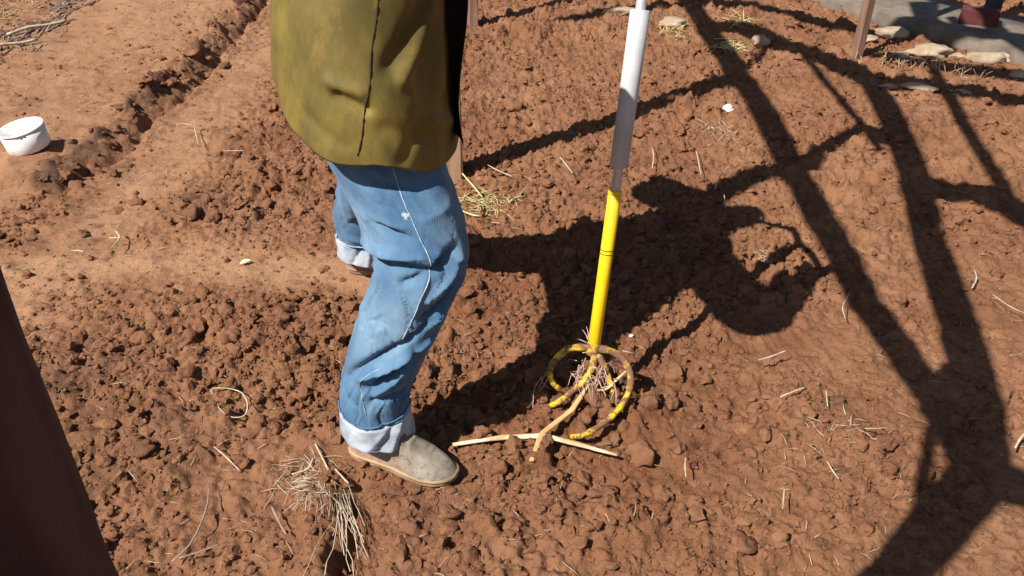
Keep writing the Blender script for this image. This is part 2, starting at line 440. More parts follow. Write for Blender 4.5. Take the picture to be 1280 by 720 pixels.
def H(x, y):
    i = min(max(int(np.searchsorted(gx, x)) - 1, 0), nx - 2); j = min(max(int(np.searchsorted(gy, y)) - 1, 0), ny - 2)
    a = (x - gx[i]) / (gx[i + 1] - gx[i]); b = (y - gy[j]) / (gy[j + 1] - gy[j])
    return float((ZG[j, i] * (1 - a) + ZG[j, i + 1] * a) * (1 - b) + (ZG[j + 1, i] * (1 - a) + ZG[j + 1, i + 1] * a) * b)

def axis(lo, hi, fine, grow, c0, c1, far):
    a = [c1]
    while a[-1] < hi: a.append(a[-1] + fine + grow * (a[-1] - c1))
    while a[-1] < far: a.append(a[-1] + (a[-1] - hi) * 0.35 + 0.05)
    b = [c0]
    while b[-1] > lo: b.append(b[-1] - fine - grow * (c0 - b[-1]))
    while b[-1] > -far: b.append(b[-1] - (lo - b[-1]) * 0.35 - 0.05)
    mid = list(np.arange(c0, c1, fine))[1:]
    return np.array(b[::-1] + mid + a)
gx = axis(-3.6, 3.6, 0.0055, 0.0055, -1.0, 1.05, 90)
gy = axis(1.05, 6.2, 0.0052, 0.0026, 1.25, 1.6, 90)
X, Y = np.meshgrid(gx, gy)
xs, ys = X.ravel(), Y.ravel()
rich = (np.abs(xs) < 5.0) & (ys > -3.0) & (ys < 8.5)      # well beyond what the photograph takes in
Z = np.empty(len(xs)); Z[rich] = height(xs[rich], ys[rich])
Z[~rich] = -0.004 + 0.030 * fbm(xs[~rich] * 1.3, ys[~rich] * 1.3, 1, 3) + 0.016 * fbm(xs[~rich] * 5, ys[~rich] * 5, 2, 4)
V = np.stack([X.ravel(), Y.ravel(), Z], 1)
nx, ny = len(gx), len(gy); ZG = Z.reshape(ny, nx)
I = (np.arange(ny - 1)[:, None] * nx + np.arange(nx - 1)[None, :]).ravel()
ground = np_mesh('ground', V, np.stack([I, I + 1, I + nx + 1, I + nx], 1), M['soil'])
tag(ground, 'red brown tilled garden soil with clods and trodden bare strips', kind='structure')
sandy = np.clip(np.maximum.reduce([0.75 * stroke(xs, ys, STRIP1, 0.2), 0.85 * stroke(xs, ys, STRIP2, 0.13), 0.7 * stroke(xs, ys, TOPLEFT, 0.8),
        0.65 * stroke(xs, ys, TOPLEFT2, 0.55), 0.35 * stroke(xs, ys, RIGHT_C, 0.3)]) + 0.3 * fbm(xs * 4, ys * 4, 71, 3), 0, 0.9)
moist = np.clip(np.maximum.reduce([0.85 * stroke(xs, ys, TILL_C, 0.45), 0.8 * stroke(xs, ys, SHADE_PIT, 0.35),
        0.5 * stroke(xs, ys, RIGHT_A, 0.3)]) + 0.5 * fbm(xs * 6, ys * 6, 72, 3), 0, 1)
damp = np.clip(np.maximum.reduce([0.95 * stroke(xs, ys, RILL, 0.075), 0.8 * stroke(xs, ys, path((245, 235), (265, 250)), 0.10), 0.5 * stroke(xs, ys, path((320, 260), (340, 262)), 0.12),
        0.6 * stroke(xs, ys, path((60, 440), (140, 520), (190, 560)), 0.16), 0.5 * stroke(xs, ys, path((470, 690), (540, 650)), 0.08)]) * (0.75 + 1.6 * fbm(xs * 9, ys * 9, 73, 3)), 0, 0.9)
for nm, arr in (('sandy', sandy), ('moist', moist), ('damp', damp)):
    at = ground.data.attributes.new(nm, 'FLOAT', 'POINT'); at.data.foreach_set('value', arr.astype(np.float32))

# loose crumbs and clods lying on the soil
def ico(sub):
    bm = bmesh.new(); bmesh.ops.create_icosphere(bm, subdivisions=sub, radius=1.0)
    V = np.array([v.co[:] for v in bm.verts]); F = np.array([[v.index for v in f.verts] for f in bm.faces]); bm.free()
    return V, F
def lumpy(sub, seed, amt=0.7):
    V, F = ico(sub)
    r = 1 + amt * (fbm(V[:, 0] * 1.6 + seed * 3.1, V[:, 1] * 1.6 + V[:, 2] * 1.3, seed, 3) + fbm(V[:, 2] * 1.7 - seed, V[:, 0] * 1.1 + V[:, 1] * 0.9, seed + 5, 3))
    return V * r[:, None], F
def rot_mats(n):
    q = rng.normal(size=(n, 4)); q /= np.linalg.norm(q, axis=1)[:, None]
    w, x, y, z = q.T
    return np.stack([np.stack([1 - 2 * (y * y + z * z), 2 * (x * y - z * w), 2 * (x * z + y * w)], -1),
                     np.stack([2 * (x * y + z * w), 1 - 2 * (x * x + z * z), 2 * (y * z - x * w)], -1),
                     np.stack([2 * (x * z - y * w), 2 * (y * z + x * w), 1 - 2 * (x * x + y * y)], -1)], 1)
def in_view(n):
    """random ground spots, denser near the camera"""
    y = 1.18 * (5.9 / 1.18) ** (rng.random(n) ** 0.72)
    x = (rng.random(n) * 2 - 1) * (0.72 * y + 0.25)
    return x, y
def scatter(name, n, smin, smax, power, sub, seed, flat_shade):
    x, y = in_view(n * 3)
    R = rough_mask(x, y); keep = rng.random(len(x)) < np.clip(R, 0, 1) ** (0.9 if sub == 1 else 1.5)
    patch = fbm(x * 3.2, y * 3.2, seed + 3, 3) > rng.normal(-0.05, 0.22, len(x))
    bd = np.maximum(stroke(x, y, BOOT_C, 0.07), stroke(x, y, FAR_BOOT, 0.07)) < 0.5
    keep &= bd & (stroke(x, y, [TUB, (TUB[0] + .01, TUB[1])], 0.12) < 0.4) & patch
    x, y = x[keep][:n], y[keep][:n]; n = len(x)
    s = smin * (rng.random(n) + 1e-3) ** (-power); s = np.minimum(s, smax)
    z = height(x, y) + s * 0.05
    protos = [lumpy(sub, seed + i) for i in range(10)]
    which = rng.integers(0, 10, n); Rm = rot_mats(n)
    VV, FF, off = [], [], 0
    for i in range(10):
        k = np.where(which == i)[0]
        P, F = protos[i]
        sc = s[k, None, None] * (0.75 + 0.5 * rng.random((len(k), 1, 3)))
        W = np.einsum('nij,kj->nki', Rm[k], P) * sc
        W[:, :, 2] *= 0.8
        W += np.stack([x[k], y[k], z[k]], 1)[:, None, :]
        VV.append(W.reshape(-1, 3)); FF.append((F[None] + (np.arange(len(k)) * len(P))[:, None, None]).reshape(-1, 3) + off)
        off += len(k) * len(P)
    o = np_mesh(name, np.concatenate(VV), np.concatenate(FF), M['clod'], not flat_shade)
    return tag(o, kind='stuff')
tag(scatter('soil_crumbs', 31000, 0.0026, 0.011, 0.42, 1, 500, True), 'small loose soil crumbs strewn over the tilled ground')
tag(scatter('soil_clods', 9500, 0.0055, 0.024, 0.45, 2, 600, True), 'loose soil clods lying on the tilled ground')
row_spots = [(int(np.interp(k / 45, np.linspace(0, 1, 8), [58, 100, 140, 172, 212, 250, 290, 330]) + random.gauss(0, 10)), int(np.interp(k / 45, np.linspace(0, 1, 8), [222, 190, 165, 128, 104, 60, 20, -20]) + random.gauss(0, 7)), random.uniform(.08, .15) ** 2) for k in range(46)]
clod_spots = [(470, 590, .014), (500, 604, .012), (520, 612, .013), (560, 612, .012), (584, 600, .014), (455, 582, .015), (540, 616, .010), (928, 670, .034), (345, 318, .0), (20, 272, .034), (103, 282, .018), (300, 575, .02), (1045, 497, .030), (562, 425, .030), (255, 240, .04), (700, 640, .026), (660, 668, .028),
              (640, 655, .02), (800, 560, .028), (775, 535, .024), (690, 590, .024), (720, 575, .022), (610, 650, .02), (560, 640, .022), (840, 500, .022),
              (170, 245, .03), (240, 262, .035), (325, 250, .028), (350, 258, .026), (265, 268, .03), (300, 255, .025), (210, 275, .022), (395, 270, .02), (30, 333, .018),
              (715, 470, .022), (690, 487, .02), (830, 610, .024), (850, 640, .02), (655, 570, .02), (600, 545, .022), (590, 520, .026), (640, 505, .026), (670, 480, .024),
              (135, 180, .03), (115, 200, .03), (165, 150, .035), (185, 120, .035), (230, 95, .03), (215, 110, .03), (260, 70, .03), (80, 215, .026), (92, 222, .026), (285, 30, .03), (240, 75, .035), (150, 165, .03),
              (180, 560, .022), (130, 430, .022), (240, 510, .018), (640, 130, .03), (690, 120, .03), (760, 175, .03), (730, 195, .026), (660, 80, .026), (830, 190, .024), (850, 160, .026)]
clod_meshes = []
for i in range(8):
    P, F = lumpy(3, 900 + i * 7, 0.85)
    o = np_mesh('clod', P, F, M['big_clod']); clod_meshes.append(o.data); bpy.data.objects.remove(o)
for _ in range(900):
    if len(clod_spots) > 190: break
    u_, v_ = random.choice(((730, 560), (640, 600), (700, 620), (820, 560), (600, 520), (700, 130), (640, 110), (780, 180), (250, 420), (150, 480), (300, 250), (330, 200), (300, 450), (1000, 300)))
    u_ += random.gauss(0, 75); v_ += random.gauss(0, 42)
    x_, y_ = gp(u_, v_)
    if not (0 < u_ < 1280 and 0 < v_ < 730) or stroke(np.array([x_]), np.array([y_]), BOOT_C, .08)[0] > .4 or rough_mask(np.array([x_]), np.array([y_]))[0] < .55: continue
    clod_spots.append((u_, v_, random.uniform(.10, .158) ** 2))
dark_meshes = []
for me in clod_meshes:
    d_ = me.copy(); d_.materials.clear(); d_.materials.append(M['dark_clod']); dark_meshes.append(d_)
for i, (u, v, r) in enumerate(clod_spots + row_spots):
    if r <= 0: continue
    x, y = gp(u, v)
    o = bpy.data.objects.new('clod', (dark_meshes if i >= len(clod_spots) or (u, v) in ((255, 240), (1045, 497), (240, 262), (180, 560), (103, 282)) else clod_meshes)[i % 8]); COL.objects.link(o)
    o.location = (x, y, H(x, y) + r * 0.1); o.scale = (r * random.uniform(.9, 1.25), r * random.uniform(.8, 1.1), r * random.uniform(.6, .9))
    o.rotation_euler = (random.uniform(-.5, .5), random.uniform(-.5, .5), random.uniform(0, 6.28)); o.parent = ground

# ------------------------------------------------------------------ concrete path at the back right
pa, pb = np.array(gp(1040, 8)), np.array(gp(1285, 80))
pd = (pb - pa) / np.linalg.norm(pb - pa); pn = np.array([-pd[1], pd[0]]); pn = pn if pn[0] > 0 else -pn
V, F = [], []
cells = 90
for i in range(cells + 1):
    q = pa + pd * (-7 + i * 0.14)
    e = 0.025 * fbm(np.array([i * .9]), np.array([0.3]), 3, 3)[0]
    for k, (w, z) in enumerate(((e, -0.05), (e, 0.045), (e + 0.02, 0.058), (0.5 + e * .3, 0.060), (0.52, 0.045), (0.52, -0.05))):
        p = q + pn * w
        V.append((p[0], p[1], z + 0.008 * fbm(np.array([i * .3]), np.array([k * .5]), 8, 2)[0]))
for i in range(cells):
    for k in range(5): F.append((i * 6 + k, i * 6 + k + 1, i * 6 + k + 7, i * 6 + k + 6))
concrete = mesh_obj('concrete_path', V, F, M['concrete'])
tag(concrete, 'worn grey concrete path edging at the back right', kind='structure')

# ------------------------------------------------------------------ tree (trunk beside the camera, limbs overhead throw the shadows)
TX, TY = -0.306, 0.330
tree = empty('bare_tree', (TX, TY, 0))
tag(tree, 'dark bare fruit tree trunk at the left edge whose limbs shade the soil', 'tree')
def limb(uvh, radii, name='limb', sides=10, n=7):
    pts = [p if len(p) == 3 and isinstance(p[0], float) else caster(*p) for p in uvh]
    P = catmull(pts, n)
    r = np.interp(np.linspace(0, 1, len(P)), np.linspace(0, 1, len(radii)), radii)
    P = [p + np.array([random.gauss(0, 1), random.gauss(0, 1), random.gauss(0, 1)]) * 0.003 for p in P]
    return MB().add(tube(P, r, sides, 0.06)).build(name, M['bark'], tree)
fork = caster(1226, 590, 2.28)
tp = [(TX - .03, TY - .02, -0.08), (TX - .01, TY, 0.15), (TX, TY, 0.5), (TX, TY, 0.9), (TX, TY, 1.2), (TX, TY, 1.45), (TX, TY, 1.75), caster(1150, 676, 2.05), fork]
P = catmull(tp, 8); r = np.interp(np.linspace(0, 1, len(P)), [0, .12, .35, .6, .8, 1], [.13, .085, .066, .066, .066, .075])
MB().add(tube(P, r, 24, 0.012)).build('trunk', M['bark'], tree)
f3 = tuple(float(c) for c in fork)
limb([f3, (1192, 538, 2.3), (1150, 470, 2.3), (1080, 370, 2.35), (1020, 262, 2.4), (985, 200, 2.45), (948, 128, 2.5), (900, 58, 2.55), (858, -5, 2.6), (820, -70, 2.7)], [.055, .048, .048, .05, .054, .056, .058, .058, .056, .05])
limb([f3, (1222, 490, 2.32), (1193, 390, 2.35), (1162, 300, 2.4), (1140, 215, 2.45), (1112, 140, 2.5), (1084, 92, 2.55)], [.068, .062, .058, .057, .058, .058, .056])
limb([f3, (1290, 606, 2.4), (1380, 600, 2.5), (1480, 560, 2.6)], [.066, .058, .05, .045])
limb([(1132, 680, 2.02), (1150, 615, 2.1), (1161, 540, 2.2), (1186, 450, 2.34)], [.022, .019, .018, .024], 'branch')
limb([(1128, 228, 2.44), (1200, 236, 2.5), (1252, 250, 2.55), (1330, 300, 2.6)], [.080, .076, .072, .06], 'branch')
limb([(1160, 75, 2.6), (1187, 120, 2.55), (1208, 158, 2.5), (1247, 222, 2.5), (1268, 262, 2.5)], [.030, .030, .030, .030, .03], 'branch')
limb([(880, 28, 2.55), (930, 32, 2.6), (967, 50, 2.6), (1000, 58, 2.6), (1066, 87, 2.55), (1095, 98, 2.5), (1147, 102, 2.55), (1215, 112, 2.6), (1300, 128, 2.6)], [.07, .078, .078, .072, .066, .078, .07, .07, .065], 'branch')
limb([(1000, 62, 2.6), (1040, 110, 2.5), (1077, 154, 2.45), (1100, 185, 2.44)], [.020, .019, .019, .02], 'branch')
limb([(1112, 172, 2.45), (1077, 157, 2.45), (1037, 176, 2.45), (1005, 202, 2.45), (945, 214, 2.5), (905, 230, 2.5), (868, 250, 2.5)], [.035, .038, .044, .058, .07, .065, .05], 'branch')
limb([(690, 22, 2.9), (740, 15, 2.85), (790, 6, 2.8), (850, 0, 2.75), (905, 3, 2.7), (973, 13, 2.7), (1060, 32, 2.7), (1147, 36, 2.7), (1200, 48, 2.7), (1300, 62, 2.7)], [.045, .05, .055, .06, .062, .062, .062, .064, .064, .06], 'branch')
limb([(960, 52, 2.6), (935, 76, 2.55), (910, 86, 2.5)], [.025, .022, .02], 'branch')
limb([(1020, -45, 2.8), (1090, -16, 2.8), (1170, 2, 2.8), (1240, 20, 2.8), (1320, 38, 2.8)], [.14, .13, .12, .13, .13])
limb([(1158, 14, 2.8), (1162, 35, 2.75), (1185, 60, 2.7)], [.08, .06, .04], 'branch')
limb([(1236, 36, 2.8), (1252, 52, 2.8), (1290, 75, 2.8)], [.06, .045, .04], 'branch')
limb([(1090, 66, 2.55), (1135, 72, 2.55), (1200, 80, 2.6), (1290, 92, 2.6)], [.06, .068, .068, .068], 'branch')
limb([(1190, 32, 2.8), (1215, 52, 2.7), (1250, 60, 2.7)], [.03, .03, .03], 'branch')

# ------------------------------------------------------------------ posts
def post(name, u, v, w, h, mat, label, lean=(0, 0), rz=0.3):
    x, y = gp(u, v); z = H(x, y)
    mb = MB(); n = 12; V = []
    bev = 0.18
    for i in range(n + 1):
        t = i / n
        for a, b in ((-1, -1 + bev), (-1 + bev, -1), (1 - bev, -1), (1, -1 + bev), (1, 1 - bev), (1 - bev, 1), (-1 + bev, 1), (-1, 1 - bev)):
            k = w / 2 * (1 + 0.06 * random.uniform(-1, 1))
            V.append((a * k + lean[0] * t * h + .004 * math.sin(5 * t), b * k + lean[1] * t * h, -0.15 + t * (h + .15)))
    F = [(i * 8 + k, i * 8 + (k + 1) % 8, (i + 1) * 8 + (k + 1) % 8, (i + 1) * 8 + k) for i in range(n) for k in range(8)] + [tuple(range(n * 8, n * 8 + 8))]
    o = mesh_obj(name, V, F, mat, None, False)
    o.location = (x, y, z); o.rotation_euler = (0, 0, rz)
    return tag(o, label, 'post', 'posts standing in the garden')
post('wooden_post', 563, 214, 0.088, 2.1, M['wood'], 'tan wooden post standing right behind the person in the olive coat', (0.004, 0), 0.15)
post('wooden_post', 591, 24, 0.055, 1.6, M['wood_red'], 'pinkish brown post farther back, above the coat flap at the top edge', (0, 0), 0.2)
post('wooden_post', 1071, 66, 0.048, 1.7, M['wood_red'], 'brown post at the back beside the row of flat stones', (0, 0), 0.35)
post('metal_post', 1236, 24, 0.075, 1.5, M['dark_post'], 'dark blue grey post beyond the concrete path', (0, 0), 0.1)

# ------------------------------------------------------------------ stones, brick, tub
def stone(name, u, v, r, mat, seed, label, sq=(1, 1, .6), rz=0.0, cat='stone', group=None, sink=0.15):
    x, y = gp(u, v)
    P, F = lumpy(3, seed, 0.4)
    o = np_mesh(name, P * np.array([r * sq[0], r * sq[1], r * sq[2]]), F, mat)
    o.location = (x, y, H(x, y) + r * sq[2] * (1 - sink) * 0.6); o.rotation_euler = (0, 0, rz)
    return tag(o, label, cat, group)
stone('white_stone', 911, 131, 0.030, M['white_stone'], 3, 'small white stone beside the broad limb shadow', (.8, 1.1, .8), 0.5)
stone('round_stone', 950, 54, 0.042, M['stone'], 8, 'rounded beige stone between two shadow bars near the top edge', (1.1, .9, .9), 0.2)
ROW = 'flat stones bordering the concrete path'
RA = math.atan2(pd[1], pd[0])
for (u, v, r, sq, lab, sd) in [
        (1162, 62, .085, (1.25, .62, .45), 'largest flat tan stone in the row along the concrete path', 21),
        (1200, 63, .05, (1.1, .7, .4), 'small flat stone just right of the largest one in the border row', 22),
        (1236, 71, .08, (1.25, .45, .45), 'long pale flat stone in the border row under the dark post', 23),
        (1262, 70, .06, (1.0, .8, .5), 'buff stone near the right edge in the border row', 24),
        (1112, 42, .075, (1.3, .8, .5), 'tan stone right of the brown post at the near edge of the path', 25),
        (1083, 49, .05, (1.2, .5, .4), 'narrow pale stone touching the foot of the brown post', 26),
        (1150, 108, .05, (1.6, .5, .35), 'thin grey stone lying in the horizontal branch shadow', 27),
        (1112, 102, .035, (1.5, .6, .4), 'small grey stone at the left end of the branch shadow', 28),
        (1128, 64, .04, (1, .8, .5), 'small dull stone left of the largest flat stone', 29),
        (1276, 88, .05, (1, .9, .5), 'grey stone cut by the right edge below the border row', 30),
        (1204, 112, .04, (1.4, .6, .4), 'small flat stone at the right end of the branch shadow', 31)]:
    stone('border_stone', u, v, r, M['stone'], sd, lab, sq, random.uniform(-.5, .2), 'stone', ROW)
for (u, v, r, sq, lab, sd) in [(775, 12, .07, (1.4, .6, .4), 'flat tan slab left of the tool handle at the top edge', 41),
                               (840, 30, .055, (1.5, .8, .5), 'low soil coloured stone right of the tool handle near the top edge', 42)]:
    stone('edge_stone', u, v, r, M['stone'], sd, lab, sq, 0.1)
stone('purple_stone', 303, 6, 0.05, M['brick'], 51, 'dark purplish stone at the upper end of the furrow', (.9, .9, .7), 0.4)
stone('pink_pebble', 868, 572, 0.012, M['brick'], 52, 'tiny reddish pebble below the two small dark holes', (1, .8, .6), 0.4, 'pebble')
stone('white_pebble', 755, 398, 0.006, M['white_stone'], 53, 'tiny white pebble beside the yellow shaft', (1, .8, .6), 0.4, 'pebble')
stone('white_pebble', 790, 412, 0.007, M['white_stone'], 54, 'tiny white pebble at the shadow edge above the tines', (1, .8, .6), 0.4, 'pebble')
bx, by = gp(1215, 44)
mb = MB().box((0, 0, 0.0375), (0.20, 0.10, 0.075), 0, 0.97)
mb.box((0, 0, 0.0760), (0.150, 0.055, 0.004), 0, 0.9)   # raised panel on the top face
o = mb.build('brick', M['brick'], None, False); bv = o.modifiers.new('worn_edges', 'BEVEL'); bv.width = 0.006; bv.segments = 2; o.location = (bx + .02, by + .02, 0.062); o.rotation_euler = (0.02, 0.03, RA + 0.5)
tag(o, 'dark red brick lying on the shaded concrete path', 'brick')

def lathe(prof, n=40, squash=1.0):
    V, F = [], []
    for r, z in prof:
        for k in range(n):
            a = 2 * math.pi * k / n; V.append((r * math.cos(a), r * math.sin(a) * squash, z))
    for i in range(len(prof) - 1):
        for k in range(n): F.append((i * n + k, i * n + (k + 1) % n, (i + 1) * n + (k + 1) % n, (i + 1) * n + k))
    F.append(tuple(range((len(prof) - 1) * n, len(prof) * n)))
    return V, F
tub = empty('plastic_tub', (TUB[0], TUB[1] + .03, 0.0))
tub.rotation_euler = (0.05, -0.13, 0)
tag(tub, 'round white plastic tub standing on the bare soil at the far left', 'tub')
def tubpart(name, prof, mat):
    o = MB().add(lathe(prof)).build(name, mat); o.parent = tub; return o
tubpart('body', [(0.0, .004), (.084, .004), (.087, .010), (.090, .088), (.0875, .088), (.084, .012), (0.0, .010)][1:], M['plastic'])
tubpart('rim', [(.0905, .086), (.0925, .087), (.0935, .092), (.092, .096), (.089, .096), (.0875, .0905)], M['plastic'])
V, F = lathe([(.0855, .066), (.06, .070), (.03, .062), (.005, .067)], 32)
o = MB().add((V, F)).build('soil_fill', M['clod']); o.parent = tub

# ------------------------------------------------------------------ the digging tool
tool = empty('hand_tiller', (0.2, 1.853, 0.0))
tag(tool, 'yellow twist tiller with grey sleeve on its shaft and soil caked claw tines', 'garden tool')
A0, A1 = Vector((0.206, 1.853, 0.0)), Vector((0.316, 2.137, 1.10))
TD = (A1 - A0).normalized()
def onaxis(z): return A0 + TD * (z / TD.z)
def shaft(name, z0, z1, r0, r1=None, mat=None, sides=24, parent=tool, bev=0.004):
    r1 = r1 or r0
    a, b = onaxis(z0), onaxis(z1)
    pts = [a, a + TD * bev, b - TD * bev, b]
    return MB().add(tube(pts, [r0 * .8, r0, r1, r1 * .8], sides)).build(name, mat, parent)
def z_at(v):
    best = min(range(0, 1200), key=lambda i: abs(proj(onaxis(i / 1000))[1] - v)); return best / 1000
def proj(p):
    dx, dy, dz = p[0], p[1], p[2] - CAM_H
    d = dy * CP - dz * SP
    return 640 + FPX * dx / d, 360 - FPX * (dy * SP + dz * CP) / d
zy, zm, zs, zt = z_at(430), z_at(238), z_at(209), z_at(12)
lower = shaft('lower_shaft', zy - 0.005, zm, 0.0172, 0.0172, M['yellow'])
shaft('joint_band', z_at(312) - .0015, z_at(312) + .0015, 0.0176, None, M['band'], parent=tool, bev=.0005)
shaft('joint_band', z_at(317) - .0015, z_at(317) + .0015, 0.0176, None, M['band'], parent=tool, bev=.0005)
shaft('collar', zm - 0.012, zm + 0.001, 0.0182, None, M['yellow'], parent=tool, bev=.002)
shaft('steel_rod', zm - 0.02, 1.06, 0.0125, 0.0125, M['steel'])
shaft('sleeve', zs, zt, 0.0232, 0.0242, M['sleeve'], bev=.003)
top = onaxis(1.06)
HN, HF = Vector((0.245, 1.85, 1.14)), Vector((0.075, 2.30, 1.13))
P = catmull([HN, HN + Vector((.04, .05, -.01)), top + Vector((.008, -.1, .02)), top, top + Vector((-.02, .09, .02)), HF + Vector((.07, -.06, -.01)), HF], 6)
MB().add(tube(P, .0125, 14)).build('handle_bar', M['steel'], tool)
for c, d in ((HN, P[3] - P[0]), (HF, P[-4] - P[-1])):
    d = Vector(d).normalized(); c = Vector(c)
    MB().add(tube([c - d * .02, c - d * .015, c + d * .10, c + d * .105], [.012, .0175, .0175, .012], 16)).build('grip', M['dark_post'], tool)
hub = onaxis(zy)
shaft('hub', zy - 0.03, zy + 0.004, 0.020, 0.021, M['yellow_dirty'])
def tine(pts, r0=0.0078, r1=0.0045):
    r0 *= 1.3; r1 *= 1.4
    P = catmull(pts, 8)
    rr = np.linspace(r0, r1, len(P)) * np.array([random.uniform(.9, 1.15) for _ in P])
    return MB().add(tube(P, rr, 10, 0.08)).build('tine', M['yellow_dirty'], tool)
def at(u, v, z): x, y = gp(u, v, z); return (x, y, z)
tine([hub - TD * .01, at(712, 436, .135), at(694, 450, .115), at(687, 466, .085), at(692, 480, .055), at(706, 490, .02), at(716, 495, -.03)])
tine([hub - TD * .015, at(757, 437, .135), at(776, 446, .115), at(787, 464, .09), at(787, 486, .065), at(776, 508, .045), at(755, 529, .035), at(728, 544, .028), at(715, 546, -.005)], .0085, .005)
tine([hub - TD * .02, at(742, 455, .11), at(732, 474, .08), at(714, 490, .055), at(698, 503, .04), at(684, 509, .005)], .008, .005)
tine([hub - TD * .02, at(752, 452, .11), at(760, 472, .075), at(765, 490, .045), at(764, 500, 0.0)], .008, .005)

# roots and soil lump caught among the tines
roots = empty('root_clump', (0.2, 1.84, 0))
tag(roots, 'tangle of thin pale roots and soil caught among the tiller tines', 'roots')
P_, F_ = lumpy(4, 77, 0.6)
o = np_mesh('soil_lump', P_ * np.array([.045, .04, .055]) + np.array(at(742, 472, .05)), F_, M['clod']); o.parent = roots; o.matrix_parent_inverse = Matrix.Translation(-roots.location)
for (u, v, z, r) in ((722, 500, .02, .022), (760, 515, .025, .024), (745, 500, .03, .03), (778, 470, .04, .022), (708, 470, .03, .024), (772, 495, .045, .016), (735, 520, .015, .02), (786, 505, .02, .02)):
    P_, F_ = lumpy(3, int(u), 0.7)
    o = np_mesh('soil_lump', P_ * r + np.array(at(u, v, z)), F_, M['clod']); o.parent = roots; o.matrix_parent_inverse = Matrix.Translation(-roots.location)
def hair_root(a, b, sag, r=.0012):
    a, b = np.array(a), np.array(b); m = (a + b) / 2 + np.array([random.uniform(-1, 1) * sag, random.uniform(-1, 1) * sag, random.uniform(-.3, 1) * sag])
    P = catmull([a, m, b], 5)
    MB().add(tube(P, np.linspace(r, r * .5, len(P)), 5)).build('root', M['root'], roots)
for i in range(64):
    u, v = 741 + random.gauss(0, 12), 462 + random.gauss(0, 10); z = random.uniform(.07, .12)
    hair_root(at(u, v, z), at(u + random.gauss(0, 14), v + random.uniform(2, 34), z * random.uniform(.3, .8)), .02, random.uniform(.0008, .0018))
for a, b, s in [(at(690, 455, .11), at(672, 490, .03), .01), (at(690, 460, .09), at(668, 497, .02), .01), (at(678, 470, .06), at(666, 510, .03), .01), (at(676, 472, .05), at(690, 488, .03), .008),
                (at(735, 425, .16), at(728, 412, .17), .006), (at(733, 428, .16), at(722, 424, .17), .006), (at(735, 424, .16), at(733, 408, .18), .006), (at(728, 441, .13), at(742, 436, .14), .01)]:
    hair_root(a, b, s, .0014)

# ------------------------------------------------------------------ the person
person = empty('person', (-0.33, 1.95, 0))
tag(person, 'person in olive canvas coat, blue jeans with turned up cuffs and tan boots', 'person')
def pchild(o, par=None):
    par = par or person
    o.parent = par
    if par is person: o.matrix_parent_inverse = Matrix.Translation(-Vector(person.location))
    return o
def grid_faces(n, m, off=0):
    return [(off + i * m + k, off + i * m + (k + 1) % m, off + (i + 1) * m + (k + 1) % m, off + (i + 1) * m + k) for i in range(n - 1) for k in range(m)]

class Leg:
    """garment leg: cross sections around a bent centre line; th = 0 faces -Y, th = +90 deg faces +X"""
    def __init__(s, knots, radii, strokes, seed):
        s.z = np.array([k[2] for k in knots])[::-1]; s.x = np.array([k[0] for k in knots])[::-1]; s.y = np.array([k[1] for k in knots])[::-1]
        s.r = np.array(radii)[::-1]; s.st = strokes; s.seed = seed
    def _ip(s, z, a):
        # smooth interpolation through the knots
        w = 0.025
        return (np.interp(z - w, s.z, a) + np.interp(z, s.z, a) * 2 + np.interp(z + w, s.z, a)) / 4
    def centre(s, z): return s._ip(z, s.x), s._ip(z, s.y)
    def surf(s, th, z, extra=0.0):
        edge = 1 - np.abs(th / np.pi) ** 10
        cx, cy = s.centre(z); r = s._ip(z, s.r)
        d = 0.007 * fbm(th * 1.1 + 3, z * 9 + th * 1.5, s.seed, 3) + 0.004 * fbm(th * 3, z * 28 + th * 4, s.seed + 4, 3)
        nn_ = vnoise(th * 2.0 + z * 10, z * 15 - th * 2.6, s.seed + 8)
        act = 0.35 + np.exp(-((z - .47) / .10) ** 2) + np.exp(-((z - .22) / .07) ** 2)
        d = d - 0.0042 * act * np.exp(-(nn_ / 0.045) ** 2) + 0.0025 * act * np.exp(-((nn_ - .11) / 0.05) ** 2)
        for (t0, z0, t1, z1, w, a) in s.st:
            ax, ay = np.radians(t0) * 0.1, z0; bx, by = np.radians(t1) * 0.1, z1
            px, py = th * 0.1, z
            dx, dy = bx - ax, by - ay
            t = np.clip(((px - ax) * dx + (py - ay) * dy) / (dx * dx + dy * dy + 1e-9), 0, 1)
            d2 = (px - ax - t * dx) ** 2 + (py - ay - t * dy) ** 2
            d = d + a * (0.45 * np.exp(-d2 / (w * w)) + 0.75 * np.exp(-1.7 * np.sqrt(d2) / w)) * (0.55 + 0.45 * np.sin(np.pi * np.clip(t, 0.08, 0.92)))
        rr = r + d * edge + extra
        return np.stack([cx + rr * np.sin(th), cy - rr * np.cos(th), z], -1)
    def mesh(s, z0, z1, n, m, extra=0.0):
        zz = np.linspace(z1, z0, n); th = np.linspace(-np.pi, np.pi, m, endpoint=False)
        Tm, Zm = np.meshgrid(th, zz)
        return s.surf(Tm, Zm, extra).reshape(-1, 3), grid_faces(n, m)

